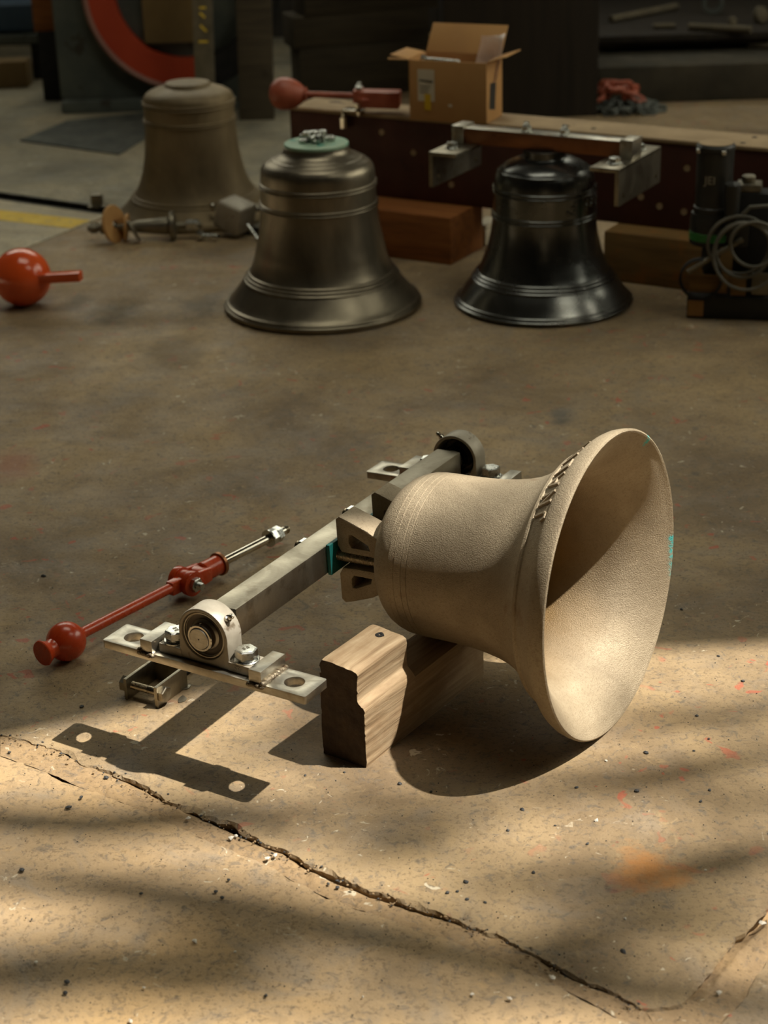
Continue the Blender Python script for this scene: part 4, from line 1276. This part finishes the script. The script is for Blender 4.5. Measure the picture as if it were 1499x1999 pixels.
# stack of baulks
for k, (pxa, pxb, py0, py1, dx) in enumerate(((585, 712, 200, 104, 0), (575, 712, 106, 44, .0), (600, 712, 44, -20, .0), (580, 712, -20, -80, 0))):
    y0 = 7.85 + .01 * k
    a = at_plane(pxa, 120, V((0, y0, 0)), V((0, 1, 0)))
    z0 = [0, .216, .352, .498][k]; z1 = [.2155, .3515, .4975, .64][k]
    b = bm_new(); box(b, 0, .62, 0, .20, z0, z1, .006)
    o = obj('timber_baulk', b, 'wood_grey', M=T(a.x, y0, 0) @ RZ(14 + 1.5 * k))
    tag(o, ['bottom sooty baulk of the timber stack behind the clapper', 'second sooty baulk from the floor in the timber stack', 'third sooty baulk from the floor in the timber stack', 'top sooty baulk of the timber stack at the frame edge'][k], 'timber', 'sooty baulks in the stack')
# dark column
b = bm_new(); box(b, .30, .93, 7.32, 7.9, 0, 4.9, .01); o = obj('column', b, 'wood_dark'); tag(o, 'broad dark column standing behind the cardboard box', 'column')
# ledge with castings
MAT['ledge'] = surf('sooty_stone', (46, 42, 31), (64, 57, 42), 6, (0.8, 0.95), 0, (40, 0.5, 0.004))
MAT['dusty_iron'] = surf('dusty_iron', (74, 66, 50), (92, 82, 62), 14, (0.7, 0.85))
b = bm_new(); box(b, .96, 3.2, 7.56, 8.05, 0, .155, .01); o = obj('stone_ledge', b, 'ledge'); tag(o, 'low dull ledge running along the floor at the back right', 'ledge')
b = bm_new(); box(b, .96, 3.2, 7.86, 9.2, .205, .235, .004); box(b, .98, 1.04, 8.1, 8.9, 0, .205); box(b, 2.4, 2.46, 8.1, 8.9, 0, .205)
o = obj('storage_shelf', b, 'wood_dark'); tag(o, 'dark low shelf with dusty castings at the back right', 'shelf')
for k, (p, q, r, lab) in enumerate((((1192, 38), (1320, 12), .016, 'long dusty pipe angled across the shelf at the back right'), ((1345, 52), (1466, 58), .016, 'short dusty bar at the front of the back right shelf'), ((1275, 51), (1318, 50), .012, 'stubby dusty bar beside the short bar on the back shelf'), ((1460, 88), (1520, 90), .014, 'pale rod end at the right frame edge below the shelf'))):
    a, c = (at(x_, y_, (.2355 if k < 3 else .1555) + r) for x_, y_ in (p, q))
    b = bm_new(); tube(b, [a, c], r, 12); o = obj('dusty_bar', b, 'dusty_iron'); tag(o, lab, 'bar')
for k, (px, py, r, lab) in enumerate(((1485, 30, .04, 'round pale casting at the right frame edge on the shelf'), (1430, 42, .022, 'small tan casting beside the round casting on the shelf'), (1390, 8, .05, 'grey ring casting standing on the back shelf'))):
    a = at(px, py, .236 + r * .8)
    b = bm_new()
    if k == 2:
        lathe(b, [(r * .65, 0), (r, 0), (r, .03), (r * .65, .03)], 32, RX(90), True)
    else:
        lathe(b, [(0, -r * .6), (r * .7, -r * .6), (r, -r * .1), (r * .9, r * .3), (r * .5, r * .55), (0, r * .6)], 24, RX(70) @ RY(30))
    o = obj('dusty_casting', b, 'dusty_iron' if k != 2 else 'chain', loc=(a.x, a.y, (.2355 + r * .99) if k == 2 else .2355 + r * .86)); tag(o, lab, 'casting')
# chain heap
cc = at(1205, 218)
chn = empty('chain_heap', T(cc.x + .03, cc.y - .02, 0), 'heap of grey chain with a red chain tangled on top beside the dark column', 'chain')
lb = bm_new(); tube(lb, [(.030 * cos(t) if abs(cos(t)) < .01 else .012 * cos(t) + (.016 if cos(t) > 0 else -.016), .014 * sin(t), 0) for t in [2 * pi * k / 16 for k in range(16)]], .0062, 7, True)
link = obj('link', lb, 'chain', chn)
rl = bm_new(); tube(rl, [(.018 * cos(t) + (.024 if cos(t) > 0 else -.024), .022 * sin(t), 0) for t in [2 * pi * k / 16 for k in range(16)]], .0095, 7, True)
rlink = obj('red_link', rl, 'pink_red', chn)
tag(rlink, 'red painted link')
first = True
for k in range(70):
    o = link if k == 0 else link.copy()
    if k: COL.objects.link(o)
    a, r = random.uniform(0, 2 * pi), math.sqrt(random.random())
    x, y = .15 * r * cos(a), .07 * r * sin(a)
    o.matrix_basis = T(x, y, .014 + random.random() * .055 * (1 - r)) @ RZ(random.uniform(0, 360)) @ RX(random.uniform(20, 90)) @ RY(random.uniform(-25, 25))
for k in range(9):
    o = rlink if k == 0 else rlink.copy()
    if k: COL.objects.link(o)
    t = k / 8
    o.matrix_basis = T(-.13 + .17 * t, -.02 + .02 * sin(k), .062 + .055 * sin(t * pi) ) @ RZ(20 * sin(k * 2)) @ RX(90 * (k % 2) + 20) @ RY(-30 + 60 * t)
    tag(o, 'red painted link')
# things at the far left
b = bm_new(); z0, z1 = .19, .235
wl = at_plane(0, 105, V((0, 8.6, 0)), V((0, 1, 0))); wr = at_plane(84, 105, V((0, 8.6, 0)), V((0, 1, 0)))
be = empty('low_bench', T(wr.x, 8.55, 0), 'low grey bench at the far back left under the blue bundle', 'bench')
b = bm_new(); box(b, -.9, .02, 0, .5, .17, .21, .004); obj('bench_top', b, 'slate', be)
for x in (-.86, -.03):
    for y in (.04, .44):
        b = bm_new(); box(b, x - .02, x + .02, y - .02, y + .02, 0, .17, .002); obj('leg', b, 'black_matte', be)
b = bm_new(); box(b, -.42, .0, 0, .3, 0, .13, .02, None, 3)
for v in b.verts:
    v.co += V((0, 0, .012 * noise.noise(v.co * 9)))
o = obj('tarpaulin_bundle', b, 'blue', loc=(wr.x, 8.6, .217)); tag(o, 'folded blue tarpaulin bundle on the low bench at the far left', 'tarpaulin')
b = bm_new(); box(b, -.32, -.06, 0, .12, 0, .12, .003); o = obj('brown_carton', b, 'board', loc=(wr.x + .02, 8.36, 0)); tag(o, 'dim brown carton on the floor in front of the low bench', 'carton')
pb_ = at(112, 196)
b = bm_new(); box(b, -.06, .06, 0, .16, 0, .30, .004); o = obj('iron_block', b, 'black_matte', loc=(pb_.x, pb_.y, 0)); tag(o, 'black upright iron block left of the machine bed', 'block')
b = bm_new(); box(b, -.075, .05, .02, .08, .3005, 1.4, .003); o = obj('upright_plank', b, 'wood_warm', loc=(pb_.x, pb_.y, 0)); tag(o, 'brown upright plank standing on the black iron block', 'plank')

# ------------------------------------------------------------------ stone chips and grit
dark_px = [(18, 1469), (119, 1472), (207, 1519), (158, 1557), (133, 1577), (421, 1741), (434, 1753), (62, 1795), (131, 1918), (128, 1939), (519, 1944), (641, 1726), (659, 1733), (446, 1718), (672, 1508), (596, 1514), (43, 1699), (276, 1745),
           (1019, 1581), (1126, 1538), (841, 1546), (1041, 1704), (1084, 1612), (1147, 1648), (912, 1756), (873, 1744), (892, 1741), (910, 1723), (947, 1762), (1360, 1398), (1383, 1443), (1354, 1466), (1261, 1470), (991, 1622), (780, 1531), (1368, 1565), (1242, 1545), (1385, 1543), (1216, 1858), (1402, 1281), (160, 1380), (85, 1125), (1450, 1330), (1330, 1190)]
pale_px = [(281, 1929), (380, 1839), (459, 1859), (708, 1947), (522, 1677), (451, 1637), (461, 1633), (367, 1599), (537, 1672), (1220, 1794), (1079, 1911), (995, 1951), (922, 1942), (1183, 1486), (1377, 1699), (1164, 1603), (1488, 1804), (1403, 1939), (70, 1880), (255, 1995)]
def chip_mesh(nm, mat, seed):
    b = bm_new(); bmesh.ops.create_icosphere(b, subdivisions=1, radius=1.0)
    for v in b.verts:
        v.co *= 1 + .55 * noise.noise(v.co * 1.3 + V((seed, 0, 0))); v.co.z *= .6
    me = bpy.data.meshes.new(nm); b.to_mesh(me); b.free(); me.materials.append(MAT[mat]); return me
for lst, mat, nm, lab, grp, r0 in ((dark_px, 'chip_dark', 'stone_chip', 'tiny dark stone chip on the brown floor', 'dark stone chips on the floor', (.0022, .0042)), (pale_px, 'chip_pale', 'pale_chip', 'tiny pale stone chip on the brown floor', 'pale stone chips on the floor', (.002, .0044))):
    ms = [chip_mesh(nm, mat, 3.1 * k + len(lst)) for k in range(4)]
    for k, p in enumerate(lst):
        o = bpy.data.objects.new(nm, ms[k % 4]); COL.objects.link(o)
        r = random.uniform(*r0); q = at(*p)
        o.matrix_basis = T(q.x, q.y, r * .35) @ RZ(random.uniform(0, 360)) @ Matrix.Diagonal((r * random.uniform(.8, 1.6), r, r, 1))
        tag(o, lab, 'stone', grp)
b = bm_new()
for k in range(900):
    px_, py_ = random.uniform(-40, 1540), random.uniform(700, 2020)
    if 590 < px_ < 980 and 1150 < py_ < 1510: continue
    p = at(px_, py_); r = random.uniform(.0005, .0012)
    bmesh.ops.create_icosphere(b, subdivisions=0 if False else 1, radius=r, matrix=T(p.x, p.y, r * .4))
for k in range(260):
    u = random.random() * (len(J1) - 2) + 1; a_, c_ = J1[int(u)], J1[min(int(u) + 1, len(J1) - 1)]
    p = a_.lerp(c_, u % 1) + V((random.gauss(0, .006), random.gauss(-.006, .008), 0)); r = random.uniform(.0006, .0022)
    m = T(p.x, p.y, r * .2) @ RZ(random.uniform(0, 360)) @ Matrix.Diagonal((r * random.uniform(.8, 1.7), r, r * .8, 1))
    n0 = len(b.faces); bmesh.ops.create_icosphere(b, subdivisions=1, radius=1.0, matrix=m)
    if k % 3:
        b.faces.ensure_lookup_table()
        for f in b.faces[n0:]:
            f.material_index = 1
tag(obj('floor_grit', b, ['chip_dark', 'joint'], smooth=False), 'fine dark grit scattered over the near floor', 'grit', None, 'stuff')
for k, p in enumerate(((361, 1343), (356, 1366))):
    q = at(*p); b = bm_new(); prism(b, [(.011 * cos(t) * (1 + .2 * sin(3 * t)), .007 * sin(t)) for t in [2 * pi * i / 14 for i in range(14)]], [], .0003, .0014)
    o = obj('paint_flake', b, 'metal_dull', M=T(q.x, q.y, 0) @ RZ(30 + 50 * k)); tag(o, ['upper grey flake beside the U bracket', 'lower grey flake beside the U bracket'][k], 'flake')

# ------------------------------------------------------------------ tree over the open roof: its boughs dapple the sunlight
tr = bm_new()
def bough(px_pts, L, r, twigs=0.0):
    P = [at(*p) + SUN_DIR * (L + .25 * noise.noise(V((k * 1.7, L, 0)))) for k, p in enumerate(px_pts)]
    Q = []
    for a, c in zip(P, P[1:]):
        Q += [a.lerp(c, t / 4) for t in range(4)]
    Q.append(P[-1])
    tube(tr, [q + V((noise.noise(q * 1.1), noise.noise(q * 1.1 + V((7, 0, 0))), 0)) * .02 for q in Q], [r * (.6 + .5 * sin(pi * k / (len(Q) - 1))) for k in range(len(Q))], 8)
BOUGHS = [([(-300, 1600), (0, 1592), (200, 1600), (420, 1580), (600, 1610)], 10.0, 0.055),
          ([(60, 1712), (260, 1738), (480, 1775), (720, 1826), (960, 1880), (1250, 1930), (1600, 1965)], 9.5, 0.059),
          ([(-250, 1905), (20, 1900), (250, 1885), (450, 1866), (560, 1880)], 11.0, 0.074),
          ([(1040, 1530), (1250, 1520), (1400, 1488), (1600, 1452)], 9.5, 0.042),
          ([(1180, 1695), (1320, 1682), (1450, 1655), (1650, 1635)], 9.5, 0.034),
          ([(960, 1705), (1150, 1722), (1330, 1720), (1520, 1700)], 10.5, 0.037),
          ([(660, 1640), (800, 1652), (930, 1640)], 10.0, 0.037),
          ([(420, 1490), (560, 1450), (700, 1380), (900, 1330)], 11.0, 0.025),
          ([(1010, 1830), (1200, 1800), (1500, 1790)], 11.0, 0.049),
          ([(1180, 1410), (1300, 1390), (1420, 1400), (1600, 1350)], 10.5, 0.037),
          ([(-200, 1700), (-40, 1690), (120, 1705)], 10.0, 0.034),
          ([(300, 1960), (520, 1930), (760, 1955), (980, 1990)], 11.0, 0.029),
          ([(1330, 1590), (1440, 1570), (1600, 1545)], 9.0, 0.029),
          ([(820, 1770), (900, 1740), (1010, 1735)], 11.0, 0.026),
          ([(640, 1560), (740, 1588), (900, 1580), (1040, 1560)], 10.5, 0.034)]
for a in BOUGHS:
    bough(*a)
tag(obj('overhanging_boughs', tr, 'wood_dark'), 'boughs of a tree above the open roof whose shade dapples the floor', 'boughs', None, 'stuff')
